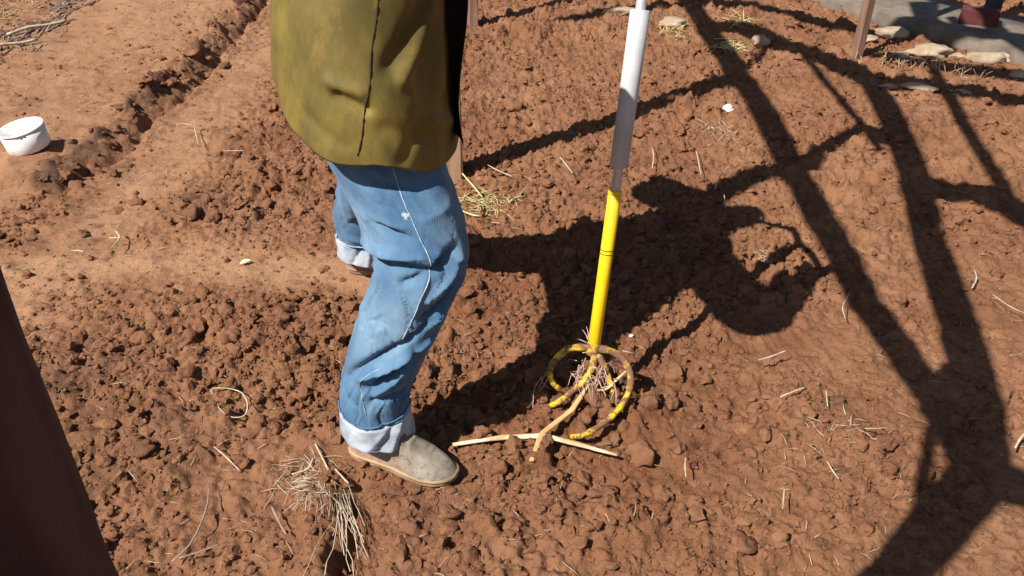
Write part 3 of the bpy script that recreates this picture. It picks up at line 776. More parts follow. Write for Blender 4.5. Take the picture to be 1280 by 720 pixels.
# (angle, height) strokes: valleys negative, ridges positive
near_st_old = [(-52, .585, -8, .560, .012, -.010), (-40, .605, 0, .585, .014, .006),
           (-75, .520, 12, .492, .013, -.016), (-80, .560, 10, .525, .022, .012),
           (50, .540, 15, .490, .012, -.014), (15, .492, -25, .465, .012, -.008),
           (65, .515, 25, .410, .016, .012), (75, .470, 30, .365, .016, -.016), (35, .500, 20, .445, .012, .006),
           (45, .345, -60, .255, .013, -.015), (60, .320, -40, .250, .014, .014), (55, .285, -10, .205, .013, -.015), (45, .255, 0, .200, .011, .010),
           (55, .215, 5, .192, .010, -.011), (-60, .22, -20, .19, .012, -.006), (-85, .46, -40, .42, .02, .006), (-120, .50, -70, .50, .02, -.02),
           (80, .62, 30, .60, .03, .008), (20, .70, -40, .66, .02, -.006), (-70, .68, -40, .60, .016, -.006), (10, .40, -50, .37, .015, -.005)]
KN = [(-.345, 1.90, .96), (-.335, 1.865, .86), (-.315, 1.83, .78), (-.270, 1.785, .69), (-.225, 1.74, .60), (-.210, 1.72, .54), (-.225, 1.70, .47), (-.258, 1.68, .39), (-.300, 1.655, .30), (-.330, 1.635, .22), (-.338, 1.625, .16), (-.335, 1.62, .06)]
KN = [(x + .004, y + .03 * max(0, (z - .5) / .4), z) for x, y, z in KN]
RN = [.135, .132, .130, .125, .117, .112, .105, .100, .094, .087, .082, .082]
base_leg = Leg(KN, RN, [], 21)
_t, _z = np.meshgrid(np.radians(np.arange(-100, 101, 2.0)), np.arange(.12, .9, .004))
_p = base_leg.surf(_t, _z); _d = _p[..., 1] * CP - (_p[..., 2] - CAM_H) * SP
_u = 640 + FPX * _p[..., 0] / _d; _v = 360 - FPX * (_p[..., 1] * SP + (_p[..., 2] - CAM_H) * CP) / _d
def on_leg(u, v):
    """angle and height on the near trouser leg of a fold seen at (u, v)"""
    e = (_u - u) ** 2 + (_v - v) ** 2 + 0.02 * np.degrees(_t) ** 2 * 0.05
    i = np.unravel_index(np.argmin(e), e.shape)
    return float(np.degrees(_t[i])), float(_z[i])
near_st = [on_leg(a, b) + on_leg(c, d) + (w, k) for a, b, c, d, w, k in [
    (466, 278, 508, 296, .010, -.013), (450, 268, 505, 284, .014, .006),
    (455, 303, 528, 322, .016, .013), (455, 323, 500, 331, .011, -.018), (500, 331, 530, 337, .010, -.013),
    (568, 310, 541, 338, .011, -.016), (537, 339, 502, 354, .010, -.011), (548, 318, 536, 330, .012, .007),
    (575, 322, 538, 376, .011, .012), (575, 350, 532, 396, .012, -.018), (556, 385, 522, 420, .012, .010), (530, 345, 520, 390, .012, .005),
    (533, 408, 430, 470, .012, -.020), (534, 426, 450, 473, .011, .015), (516, 442, 464, 488, .011, -.020), (507, 462, 470, 493, .010, .010), (506, 488, 466, 501, .009, -.012),
    (428, 485, 445, 508, .012, -.006), (470, 350, 440, 400, .02, .006), (425, 225, 445, 262, .016, -.005), (560, 255, 530, 275, .02, .006), (470, 225, 520, 238, .018, -.005)]]
near_st = [q[:5] + (q[5] * 1.3,) for q in near_st]
near_st += [(-120, .50, -75, .495, .02, -.022)]
near = Leg(KN, RN, near_st, 21)
far_st = [(-30, .25, 40, .22, .015, -.01), (-60, .4, 30, .36, .02, -.012), (-40, .18, 30, .16, .012, .008), (-60, .55, 40, .5, .02, -.01)]
far = Leg([(-.36, 2.10, .96), (-.37, 2.14, .86), (-.37, 2.19, .78), (-.375, 2.25, .69), (-.38, 2.31, .58), (-.39, 2.35, .50), (-.42, 2.39, .40), (-.455, 2.43, .30), (-.475, 2.46, .22), (-.48, 2.47, .16), (-.475, 2.47, .05)],
          [.13, .13, .125, .118, .110, .104, .098, .092, .088, .084, .084], far_st, 57)
V1, F1 = near.mesh(.13, .96, 260, 150)
V2, F2 = far.mesh(.10, .96, 120, 72)
jeans = pchild(mesh_obj('jeans', list(map(tuple, V1)) + list(map(tuple, V2)), F1 + [tuple(i + len(V1) for i in f) for f in F2], M['denim']))
th1 = np.tile(np.linspace(-np.pi, np.pi, 150, endpoint=False), 260); z1 = V1[:, 2]
def blob(th, z, t0, z0, wt, wz): return np.exp(-((th - math.radians(t0)) / math.radians(wt)) ** 2 - ((z - z0) / wz) ** 2)
fade = np.concatenate([np.clip(0.55 * blob(th1, z1, -40, .42, 45, .10) + 0.35 * blob(th1, z1, 20, .50, 30, .04) + 0.4 * blob(th1, z1, 5, .37, 18, .05) + 0.3 * blob(th1, z1, 55, .60, 30, .07)
                               + 0.35 * blob(th1, z1, -50, .62, 30, .07) + 0.3 * fbm(th1 * 3, z1 * 14, 5, 3), 0, 1), np.zeros(len(V2))])
at_ = jeans.data.attributes.new('fade', 'FLOAT', 'POINT'); at_.data.foreach_set('value', fade.astype(np.float32))
def seam(name, leg, tz, r, mat, off=0.001, par=None):
    P = catmull([(math.radians(t), z, 0) for t, z in tz], 10)
    pts = [leg.surf(np.array(p[0]), np.array(p[1]), off) for p in P]
    o = MB().add(tube(pts, [r * random.uniform(.75, 1.25) for _ in pts], 6, 0.15, True)).build(name, mat)
    o.parent = par or jeans
    return o
seam('side_seam', near, [on_leg(*p) for p in ((486, 190), (491, 207), (503, 248), (515, 275), (527, 300), (537, 322), (537, 345), (527, 372), (517, 398), (503, 426))], .0013, M['thread'])
seam('side_seam', near, [on_leg(*p) for p in ((476, 458), (458, 469), (450, 482), (452, 500), (458, 518))], .0011, M['thread'])
# frayed hole
HOLE = on_leg(507, 270)
c0 = near.surf(np.array(math.radians(HOLE[0])), np.array(HOLE[1]), .0006)
V, F = [], []
for j, rr_ in enumerate((.0, .35, .7, 1.0)):
    for k in range(18):
        an = 2 * math.pi * k / 18; q = rr_ * (1 + .35 * math.sin(an * 3 + 1) * .6 + random.uniform(-.18, .18) * (rr_ > .5))
        V.append(near.surf(np.array(math.radians(HOLE[0] + 4.2 * q * math.cos(an))), np.array(HOLE[1] + .0075 * q * math.sin(an)), .0035 - .0045 * rr_ ** 2))
for j in range(3):
    for k in range(18): F.append((j * 18 + k, j * 18 + (k + 1) % 18, (j + 1) * 18 + (k + 1) % 18, (j + 1) * 18 + k))
o = mesh_obj('frayed_hole', V, F, M['cuff']); o.parent = jeans
# turned-up cuffs
class CuffLeg(Leg): pass
def cuff(leg, z0, z1, base, strokes, seed, tilt, tname='cuff'):
    n, m = 46, 120
    zz = np.linspace(0, 1, n); th = np.linspace(-np.pi, np.pi, m, endpoint=False)
    Tm, S = np.meshgrid(th, zz)
    zb = z0 + tilt * np.sin(Tm) + 0.006 * fbm(Tm * 1.2, Tm * 0 + 2, seed, 2); zt = z1 + 0.004 * fbm(Tm * 2, Tm * 0, seed + 1, 2)
    Zc = zt + (zb - zt) * S
    cx, cy = leg.centre(Zc)
    r = base + 0.002 + 0.007 * S + 0.006 * fbm(Tm * 1.4, S * 1.5 + 2, seed + 2, 3)
    for (t0, s0, t1, s1, w, a) in strokes:
        dx, dy = t1 - t0, (s1 - s0) * 60
        px, py = np.degrees(Tm) - t0, (S - s0) * 60
        t = np.clip((px * dx + py * dy) / (dx * dx + dy * dy), 0, 1)
        r = r + 0.8 * a * np.exp(-1.5 * np.sqrt((px - t * dx) ** 2 + (py - t * dy) ** 2) / w)
    r = r - 0.010 * np.exp(-(S / 0.05) ** 2) - 0.006 * np.exp(-((1 - S) / 0.04) ** 2)
    Vc = np.stack([cx + r * np.sin(Tm), cy - r * np.cos(Tm), Zc], -1).reshape(-1, 3)
    # turn the hem inside
    Vi = np.stack([cx[-1] + (r[-1] - .012) * np.sin(Tm[-1]), cy[-1] - (r[-1] - .012) * np.cos(Tm[-1]), Zc[-1] + .035], -1)
    Vc = np.concatenate([Vc, Vi])
    o = mesh_obj(tname, Vc, grid_faces(n + 1, m), M['cuff']); o.parent = jeans
    return o
cuff(near, .088, .160, .083, [(35, .1, 10, .9, 9, -.010), (50, .1, 28, .9, 8, .010), (20, .2, -8, .9, 8, .006), (65, .0, 55, .9, 9, -.009), (-30, .1, -45, .8, 14, -.004)], 61, -.012)
seam('cuff_stitching', near, [(-95, .168), (-60, .166), (-20, .164), (20, .166), (60, .170), (95, .172)], .0022, M['denim'], .003)
cuff(far, .070, .150, .086, [(0, .1, -20, .9, 9, -.012), (20, .2, 10, .9, 8, .010), (45, .2, 30, .8, 8, -.010)], 63, -.008)
seam('cuff_stitching', far, [(-80, .152), (-40, .150), (0, .150), (40, .150), (80, .152)], .0022, M['thread'], .006)

# boots: built along local +X from heel to toe, origin under the heel
def boot(loc, rz, upper_mat, name='boot', sole_mat=None):
    sole_mat = sole_mat or M['rubber']
    root = None
    t = np.linspace(0, 1, 46); L = 0.292
    wid = np.interp(t, [0, .04, .12, .3, .45, .62, .74, .86, .94, .98, 1], [.020, .050, .066, .064, .067, .086, .093, .082, .061, .040, .014])
    top = np.interp(t, [0, .05, .15, .30, .42, .55, .70, .82, .92, .97, 1], [.10, .13, .15, .150, .128, .104, .082, .064, .049, .039, .028])
    cyo = np.interp(t, [0, .4, .75, 1], [0, 0, .004, .002])
    m = 40; V = []
    for i in range(len(t)):
        for k in range(m):
            a = math.pi * k / (m - 1)
            ca, sa = math.cos(a), math.sin(a)
            e = 0.72
            y = wid[i] / 2 * math.copysign(abs(ca) ** e, ca); z = .016 + (top[i] - .016) * (sa ** 0.85)
            z += 0.0060 * math.sin(t[i] * 75 + ca * 2.5) * math.exp(-((t[i] - .56) / .07) ** 2) * sa
            V.append((t[i] * L, y + cyo[i], z + 0.002 * float(fbm(np.array(t[i] * 9), np.array(k * .25), 12, 2))))
    F = [(i * m + k, (i + 1) * m + k, (i + 1) * m + k + 1, i * m + k + 1) for i in range(len(t) - 1) for k in range(m - 1)]
    up = mesh_obj(name, V, F, upper_mat); up.location = loc; up.rotation_euler = (0, 0, rz); pchild(up)
    def slab(nm, g, z0, z1, mat, ts=(0, 1)):
        tt = [x for x in np.linspace(0, 1, 46) if ts[0] <= x <= ts[1]]
        ring = [(x * (L + 2 * g) - g, np.interp(x, t, wid) / 2 + g + np.interp(x, t, cyo)) for x in tt] + [(x * (L + 2 * g) - g, -np.interp(x, t, wid) / 2 - g + np.interp(x, t, cyo)) for x in reversed(tt)]
        n = len(ring); V = []
        for z, k in ((z0, .985), (z0 + .003, 1), (z1 - .003, 1), (z1, .985)):
            V += [(x * k + (1 - k) * .14, y * k, z + .012 * max(0, (x - .2) / .09) ** 2) for x, y in ring]
        F = [(j * n + k, j * n + (k + 1) % n, (j + 1) * n + (k + 1) % n, (j + 1) * n + k) for j in range(3) for k in range(n)] + [tuple(range(3 * n, 4 * n)), tuple(reversed(range(n)))]
        o = mesh_obj(nm, V, F, mat); o.parent = up
        return o
    slab('sole', .002, .0, .012, sole_mat); slab('welt', .0045, .0125, .019, sole_mat)
    V, F = tube([(.075, 0, .10), (.072, 0, .13), (.070, 0, .16), (.068, 0, .19)], [.050, .054, .056, .056], 28)
    o = MB().add((V, F)).build('shaft', upper_mat); o.parent = up
    return up
b1 = boot((-.404, 1.640, .002), -0.415, M['leather'])
b2 = boot((-.545, 2.485, .004), -0.15, M['shaded_boot'], 'boot', M['shaded_boot'])  # far boot and sole coloured darker for the near leg's shade

# coat
n, m = 170, 200
zs = np.linspace(0, 1, n)
th = np.linspace(-np.pi, np.pi, m, endpoint=False)     # 0 faces -Y (camera side), +90 faces +X (front)
Tm, S = np.meshgrid(th, zs)
s1 = np.clip(-np.sin(Tm + .15), 0, 1); s2 = np.clip(np.sin(Tm - .15), 0, 1)
hem = .790 + .05 * s1 + .10 * s1 ** 2 - .105 * s2 ** 1.2 + .006 * fbm(Tm * 1.5, Tm * 0, 4, 2) * (1 - np.abs(Tm / np.pi) ** 6)
Zc = hem + (1.475 - hem) * S
def sinterp(z, a, b_): return sum(np.interp(z + o_, a, b_) for o_ in (-.06, -.04, -.02, 0, .02, .04, .06)) / 7
cx = sinterp(Zc, [.75, .9, 1.06, 1.2, 1.36, 1.43, 1.475], [-.322, -.320, -.319, -.292, -.268, -.250, -.230])
cy = np.interp(Zc, [.75, 1.2, 1.475], [1.985, 2.0, 2.02])
ax = sinterp(Zc, [.72, .78, .9, 1.06, 1.2, 1.34, 1.41, 1.45, 1.475], [.222, .222, .219, .209, .180, .150, .115, .085, .065])
ax = ax * np.where(np.sin(Tm) > 0, 1 - .16 * np.clip(np.sin(Tm), 0, 1), 1)
by_ = sinterp(Zc, [.72, .78, .9, 1.06, 1.2, 1.34, 1.41, 1.45, 1.475], [.340, .336, .315, .280, .250, .225, .175, .10, .07])
d = 0.009 * fbm(Tm * 1.6, Zc * 3.2 + Tm * .6, 31, 2) + 0.004 * fbm(Tm * 3 + Zc * 2, Zc * 7, 35, 3)
def cst(t0, z0, t1, z1, w, a):
    ax_, ay_, bx_, by2 = math.radians(t0) * .24, z0, math.radians(t1) * .24, z1
    px, py = Tm * .24, Zc
    dx, dy = bx_ - ax_, by2 - ay_
    t = np.clip(((px - ax_) * dx + (py - ay_) * dy) / (dx * dx + dy * dy + 1e-9), 0, 1)
    return a * np.exp(-((px - ax_ - t * dx) ** 2 + (py - ay_ - t * dy) ** 2) / (w * w))
d = d * (1 - np.abs(Tm / np.pi) ** 10)
for s in [(-6, .93, 6, .90, .010, -.010), (-10, .955, 4, .935, .014, .008), (20, .98, 45, 1.08, .022, -.012), (28, .95, 55, 1.06, .018, .010), (15, .86, 50, .80, .02, -.007), (50, .83, 75, .79, .02, .009),
          (-50, 1.0, -40, .84, .03, .007), (-70, 1.05, -60, .9, .03, -.008), (25, .79, 40, .85, .018, -.006), (60, .9, 65, 1.1, .02, .010), (48, .85, 52, 1.05, .02, -.006), (-25, .88, -5, .83, .016, -.005)]:
    d = d + cst(*s)
e = 0.92
sx = np.sign(np.sin(Tm)) * np.abs(np.sin(Tm)) ** e; cyy = np.sign(np.cos(Tm)) * np.abs(np.cos(Tm)) ** e
def coat_pt(off=0.0): return np.stack([cx + (ax + d + off) * sx, cy - (by_ + d + off) * cyy, Zc], -1)
CP3 = coat_pt()
Vo = CP3.reshape(-1, 3)
inner = np.stack([cx[0] + (ax[0] + d[0] - .008) * sx[0], cy[0] - (by_[0] + d[0] - .008) * cyy[0], Zc[0] + .004], -1)
inner2 = np.stack([cx[0] + (ax[0] + d[0] - .035) * sx[0], cy[0] - (by_[0] + d[0] - .035) * cyy[0], Zc[0] + .06], -1)
Vall = np.concatenate([inner2, inner, Vo]); Fc = grid_faces(n + 2, m)
SH = {'n': Vector((-.26, 1.815, 1.385)), 'f': Vector((-.24, 2.225, 1.385))}
EL = {'n': Vector((-.07, 1.585, 1.25)), 'f': Vector((-.24, 2.44, 1.22))}
HA = {'n': HN + Vector((-.005, .03, .005)), 'f': HF + Vector((-.005, -.03, .005))}
mbc = MB(); mbc.V = [tuple(v) for v in Vall]; mbc.F = Fc
for s in 'nf':
    wr = EL[s].lerp(HA[s], .78)
    P = catmull([SH[s] + (SH['f' if s == 'n' else 'n'] - SH[s]) * .3, SH[s], SH[s].lerp(EL[s], .5) + Vector((-.02, 0, .02)), EL[s], EL[s].lerp(HA[s], .4), wr], 9)
    r = np.interp(np.linspace(0, 1, len(P)), [0, .2, .4, .62, .8, 1], [.10, .10, .092, .088, .075, .058]) * (1 + 0.05 * np.sin(np.arange(len(P)) * 1.1))
    mbc.add(tube(P, r, 22, 0.03))
coat = pchild(mbc.build('coat', M['canvas']))
# open far front flap hanging beyond the near front edge; its black stands for deep shade and dark inner cloth
V, F = [], []; nn = 30
for i in range(nn + 1):
    z = .735 + (1.40 - .735) * i / nn
    bx0 = float(np.interp(z, [.75, .9, 1.06, 1.2, 1.36, 1.42], [-.322 + .186, -.312 + .18, -.303 + .168, -.285 + .15, -.262 + .12, -.17])) - .02
    ex = .045 + .012 * math.sin(z * 13) + .02 * (z - .78)
    for j in range(9):
        t = j / 8
        V.append((bx0 + ex * t, 1.88 + .10 * t * (1 - t) * 2 + .012 * math.sin(z * 17 + t * 2), z - .012 * t))
    for j in range(8, -1, -1):
        t = j / 8
        V.append((bx0 + ex * t, 1.895 + .10 * t * (1 - t) * 2 + .012 * math.sin(z * 17 + t * 2), z - .012 * t))
for i in range(nn):
    for k in range(18): F.append((i * 18 + k, i * 18 + (k + 1) % 18, (i + 1) * 18 + (k + 1) % 18, (i + 1) * 18 + k))
F.append(tuple(range(18)))
o = mesh_obj('front_flap', V, F, M['shaded_lining']); o.parent = coat
# side vent line: dark, wavering
def coat_at(tdeg, z, off):
    k = int(round((math.radians(tdeg) + math.pi) / (2 * math.pi) * m)) % m
    f = (math.radians(tdeg) + math.pi) / (2 * math.pi) * m; k0 = int(math.floor(f)) % m; k1 = (k0 + 1) % m; fr = f - math.floor(f)
    def colpt(kk):
        i = np.interp(z, Zc[:, kk], np.arange(n)); i0 = int(min(math.floor(i), n - 2)); q = i - i0
        return CP3[i0, kk] * (1 - q) + CP3[i0 + 1, kk] * q
    p = colpt(k0) * (1 - fr) + colpt(k1) * fr
    out = np.array([p[0] + .31, p[1] - 1.99, 0]); out /= np.linalg.norm(out)
    return p + out * off
pts = [coat_at(1.0 + 19 * t + .8 * math.sin(t * 5) + 0.35 * math.sin(t * 23), .81 + t * .42, .0003) for t in np.linspace(0, 1, 60)]
o = MB().add(tube(pts, [.0021 * random.uniform(.35, 1.3) for _ in pts], 6)).build('side_vent', M['slit']); o.parent = coat

# body (one continuous skin surface under the clothes)
mb = MB()
def bt(pts, rr, s=14): mb.add(tube(catmull(pts, 6), np.interp(np.linspace(0, 1, (len(pts) - 1) * 6 + 1), np.linspace(0, 1, len(rr)), rr), s))
def ball(c, r, sub=3):
    P, F = ico(sub); mb.add(([Vector(c) + Vector((p[0] * r[0], p[1] * r[1], p[2] * r[2])) for p in P], [tuple(f) for f in F]))
pel = Vector((-.34, 1.99, .95)); chest = Vector((-.27, 2.01, 1.28)); neck = Vector((-.255, 2.02, 1.44)); head = Vector((-.225, 2.040, 1.545))
bt([pel + Vector((0, 0, -.08)), pel, (pel + chest) / 2, chest, neck + Vector((-.02, 0, -.05))], [.12, .14, .125, .14, .08], 20)
bt([neck + Vector((-.03, 0, -.07)), neck, head + Vector((-.02, 0, -.02))], [.065, .056, .055])
for s, leg in (('n', near), ('f', far)):
    zz = [.92, .75, .55, .45, .30, .14, .07]
    pts = []
    for z in zz:
        x, y = leg.centre(np.array(z)); pts.append(Vector((float(x), float(y), z)))
    bt(pts, [.085, .08, .06, .055, .05, .04, .04])
    bt([SH[s].lerp(chest, .3), SH[s], SH[s].lerp(EL[s], .5), EL[s], EL[s].lerp(HA[s], .5), EL[s].lerp(HA[s], .86)], [.06, .06, .047, .04, .037, .027])
    bar_d = ((P3 := (HF - HN)).normalized()) * (1 if s == 'n' else -1)
    gc = (HN if s == 'n' else HF) + bar_d * .04
    wrist = EL[s].lerp(HA[s], .86); palm = gc + (wrist - gc).normalized() * .035 + Vector((0, 0, .018))
    bt([wrist, wrist.lerp(palm, .5) + Vector((0, 0, .006)), palm], [.027, .030, .030])
    fwd = (gc - wrist); fwd -= bar_d * fwd.dot(bar_d); fwd.normalize(); up_ = Vector((0, 0, 1))
    for q in range(4):
        b0 = palm + bar_d * (-.030 + .020 * q); c = gc + bar_d * (-.030 + .020 * q); k = (0.94, 1.0, .97, .85)[q] * .028
        bt([b0, c + up_ * k, c + fwd * k * .95 + up_ * k * .4, c + fwd * k * .8 - up_ * k * .8, c - up_ * k - fwd * k * .3], [.0105, .010, .0095, .009, .0075], 9)
    b0 = palm + bar_d * .026 - up_ * .01
    bt([b0, b0 + bar_d * .02 - up_ * .012 + fwd * .01, gc + bar_d * .045 - up_ * .024 + fwd * .006, gc + bar_d * .04 - up_ * .026 + fwd * .024], [.013, .012, .0105, .008], 9)
# head tilted down towards the tool
HR = Matrix.Rotation(math.radians(-8), 3, 'Z') @ Matrix.Rotation(math.radians(32), 3, 'Y')
def hp(x, y, z): return head + HR @ Vector((x, y, z))
def hball(c, r, sub=3):
    P, F = ico(sub); mb.add(([hp(c[0] + p[0] * r[0], c[1] + p[1] * r[1], c[2] + p[2] * r[2]) for p in P], [tuple(f) for f in F]))
hball((0, 0, .025), (.098, .077, .10), 4); hball((.030, 0, -.045), (.062, .058, .062)); hball((.060, 0, -.085), (.030, .035, .024))
hball((.088, 0, .045), (.016, .05, .012)); mb.add(tube([hp(.09, 0, .02), hp(.105, 0, -.005), hp(.112, 0, -.022), hp(.095, 0, -.032)], [.008, .011, .014, .010], 9))
for sy in (-1, 1):
    hball((-.005, sy * .078, -.005), (.018, .010, .032)); hball((.070, sy * .045, -.02), (.020, .018, .016))
hball((.088, 0, -.052), (.010, .024, .006)); hball((.085, 0, -.063), (.011, .022, .007))
body = pchild(mb.build('body', M['skin']))
rm = body.modifiers.new('one_surface', 'REMESH'); rm.mode = 'VOXEL'; rm.voxel_size = 0.006; rm.use_smooth_shade = True
sm = body.modifiers.new('soften', 'SMOOTH'); sm.factor = 0.5; sm.iterations = 3
def headpart(name, build, mat):
    q = MB(); build(q); o = q.build(name, mat); o.parent = body; return o
for sy in (-1, 1):
    def eb(q, sy=sy):
        P, F = ico(3); q.add(([hp(.082 + p[0] * .011, sy * .031 + p[1] * .012, .012 + p[2] * .009) for p in P], [tuple(f) for f in F]))
    headpart('eye', eb, M['eye'])
def hairb(q):
    P, F = ico(4); V = []
    for p in P:
        k = 1 + .03 * math.sin(p[1] * 25) ; V.append(hp(-.012 + p[0] * .100 * k, p[1] * .083 * k, .028 + p[2] * .104 * k))
    q.add((V, [tuple(f) for f in F if sum(P[i][0] * .8 - P[i][2] * .6 for i in f) < 0.3]))
headpart('hair', hairb, M['hair'])
# ------------------------------------------------------------------ straw, stalks, tufts, leaf
def gstalk(name, uvs, r, mat, label, cat='stalk', group=None, lift=0.006, flat=0.7, jit=.12, sides=8, node=(), straight=False):
    pts = []
    for uv in uvs:
        x, y = gp(uv[0], uv[1]); pts.append((x, y, max(H(x, y), 0.0) + lift + (uv[2] if len(uv) > 2 else 0)))
    P = catmull(pts, 6) if not straight else [np.array(pts[i]) * (1 - k / 4) + np.array(pts[i + 1]) * k / 4 for i in range(len(pts) - 1) for k in range(4)] + [np.array(pts[-1])]
    rr = np.interp(np.linspace(0, 1, len(P)), np.linspace(0, 1, 4), [r * .8, r, r, r * .6])
    for k in node:
        i = int(k * (len(P) - 1)); rr[i] *= 1.35
    o = MB().add(tube(P, rr, sides, jit, True, flat)).build(name, mat)
    return tag(o, label, cat, group)
gstalk('dry_stalk', [(566, 560), (628, 551), (680, 555), (735, 563), (771, 573)], .0078, M['white_stalk'], 'long pale broken stalk lying between the boot and the tines', lift=.012, node=(.26, .5), straight=True, flat=.5)
gstalk('dry_stalk', [(664, 583), (678, 553, .006), (714, 524, .012), (735, 503, .03)], .0080, M['stalk'], 'orange tan stalk leaning from the soil up to the tines', lift=.016, node=(.3,), straight=True, flat=.5)
gstalk('dry_stalk', [(735, 505, .02), (755, 509, .03), (770, 500, .04), (788, 488, .06)], .0042, M['stalk'], 'short curved tan stalk wedged under the right tine', lift=.02)
gstalk('straw_loop', [(266, 496), (266, 489), (285, 488), (303, 494), (310, 508), (306, 522), (290, 524), (277, 520), (273, 508)], .0022, M['pale_straw'], 'thin pale straw bent into an open loop on the soil', 'straw', lift=.008, sides=5)
LS = 'single straws scattered on the soil'
single = [([(268, 560), (285, 575), (300, 590)], .002, 'short straw leading down from below the pale loop'),
          ([(215, 705), (240, 680), (258, 640), (262, 610)], .0025, 'brown bent twig in the lower left soil', 'twig'),
          ([(225, 700), (255, 690), (275, 682)], .0022, 'short dark twig crossing the lower left twig', 'twig'),
          ([(340, 635), (350, 655), (358, 670)], .0035, 'short dark twig left of the big straw tuft', 'twig'),
          ([(948, 452), (965, 447), (983, 440)], .0028, 'pale straw on the smooth soil right of the tiller'),
          ([(975, 498), (990, 492), (1006, 486)], .0028, 'pale straw lying beside the grey clod on the right'),
          ([(857, 574), (856, 585), (857, 598)], .0022, 'small upright straw right of the tines below the holes'),
          ([(980, 613), (979, 625), (978, 638)], .0022, 'small pale straw in the lower right soil'),
          ([(1033, 578), (1040, 590), (1048, 601)], .002, 'thin slanted straw left of the trunk shadow'),
          ([(1032, 490), (1033, 500), (1034, 510)], .002, 'thin upright straw in front of the grey clod'),
          ([(1056, 400), (1053, 385), (1062, 367)], .002, 'straw just left of the long limb shadow'),
          ([(1214, 362), (1220, 350), (1217, 338)], .0028, 'short thick straw right of the second limb shadow'),
          ([(1240, 370), (1262, 385), (1282, 394)], .0018, 'thin straw near the right edge above the trunk shadow'),
          ([(1268, 562), (1275, 550), (1284, 540)], .0035, 'pale straw at the right edge above the low limb shadow'),
          ([(572, 212), (590, 232), (603, 248)], .0042, 'thick yellow straw leaning beside the tan post', 'green_straw'),
          ([(575, 264), (590, 270), (600, 272)], .0042, 'short yellow straw lying right of the knee', 'green_straw'),
          ([(610, 208), (625, 216), (640, 222)], .003, 'pale straw in the tilled soil right of the tan post'),
          ([(700, 198), (708, 208), (716, 218)], .003, 'pale straw left of the grey sleeve'),
          ([(815, 185), (817, 198), (815, 212)], .0028, 'upright straw right of the grey sleeve'),
          ([(870, 190), (873, 204), (876, 220)], .0024, 'thin straw above the shoulder shadow'),
          ([(893, 238), (900, 222), (912, 208)], .0024, 'curved straw crossing the shadow above the arm'),
          ([(905, 245), (906, 255), (907, 262)], .0020, 'tiny upright straw inside the arm shadow'),
          ([(145, 290), (150, 299), (140, 311)], .0035, 'small tan chip of straw on the bare strip'),
          ([(137, 299), (143, 299), (149, 299)], .003, 'tiny white straw chip above the bare strip'),
          ([(90, 315), (97, 315), (105, 316)], .003, 'tiny pale straw chip at the left of the bare strip'),
          ([(220, 157), (240, 158)], .0025, 'short pale straw left of the coat on the tilled bed'),
          ([(243, 160), (246, 172), (248, 182)], .0025, 'thin straw pointing down from the short pale straw'),
          ([(280, 190), (295, 190), (305, 190)], .0022, 'short level straw in the tilled bed left of the coat'),
          ([(420, 592), (430, 600), (436, 606)], .0028, 'straw at the edge of the step left of the boot'),
          ([(395, 560), (405, 580), (412, 595)], .0025, 'slanted straw above the big straw tuft'),
          ([(365, 595), (385, 588), (392, 575)], .0025, 'bent straw left above the big straw tuft')]
for it in single:
    mt = M[it[3]] if len(it) > 3 else M['pale_straw']
    gstalk('twig' if len(it) > 3 and it[3] == 'twig' else 'straw', it[0] if len(it[0]) > 2 else [it[0][0], ((it[0][0][0] + it[0][1][0]) / 2, it[0][0][1] - 1), it[0][1]], it[1], mt, it[2],
           'twig' if len(it) > 3 and it[3] == 'twig' else 'straw', None, lift=.006, sides=5)
def blades(mb, x, y, z, az, el, L, r, bend):
    d = np.array([math.cos(az) * math.cos(el), math.sin(az) * math.cos(el), math.sin(el)])
    p0 = np.array([x, y, z]); s = np.array([-math.sin(az), math.cos(az), 0]) * bend
    P = [p0, p0 + d * L * .5 + s * L * .15, p0 + d * L + s * L * .5 - np.array([0, 0, L * .12])]
    mb.add(tube(P, [r, r, r * .5], 4, 0.1, True, .6))
def tuft(name, u, v, n, L, r, mat, label, azc=None, azs=math.pi, spread=.03, el=(.1, .9), cat='grass tuft'):
    x0, y0 = gp(u, v); mb = MB()
    for i in range(n):
        x, y = x0 + random.gauss(0, spread), y0 + random.gauss(0, spread)
        az = random.uniform(0, 2 * math.pi) if azc is None else azc + random.gauss(0, azs)
        blades(mb, x, y, H(x, y) + .003, az, random.uniform(*el), L * random.uniform(.5, 1.2), r * random.uniform(.6, 1.3), random.gauss(0, .75))
    o = mb.build(name, mat)
    return tag(o, label, None, None, 'stuff') if spread >= .03 else tag(o, label, cat)
tuft('straw_tuft', 408, 618, 60, .065, .0008, M['pale_straw'], 'bleached straw tuft matted at the edge left of the boot', azc=math.radians(222), azs=1.0, spread=.022, el=(-.2, .08))
mb = MB()
bx0, by0 = gp(428, 622)
for i in range(20):
    x, y = bx0 + random.gauss(0, .012), by0 + random.gauss(0, .016); az = math.radians(-76) + random.gauss(0, .07); L = random.uniform(.09, .24); P = []
    for k in range(6):
        P.append((x, y, max(H(x, y), -.012) + .006 + random.uniform(0, .012)))
        az += random.gauss(0, .13); x += math.cos(az) * L / 5; y += math.sin(az) * L / 5
    mb.add(tube(P, [.0009 * random.uniform(.7, 1.4)] * 6, 4, .1, True, .6))
tag(mb.build('straw_bundle', M['pale_straw']), 'bundle of straws trailing down the step to the bottom edge', 'straw')
tuft('straw_tuft', 385, 590, 60, .06, .0010, M['pale_straw'], 'thin straw patch on the soil above the matted tuft', spread=.035, el=(0, .15))
tuft('grass_tuft', 605, 250, 110, .07, .0016, M['green_straw'], 'yellow dry grass patch between the knee and the tool shaft', spread=.055, el=(.05, .6))
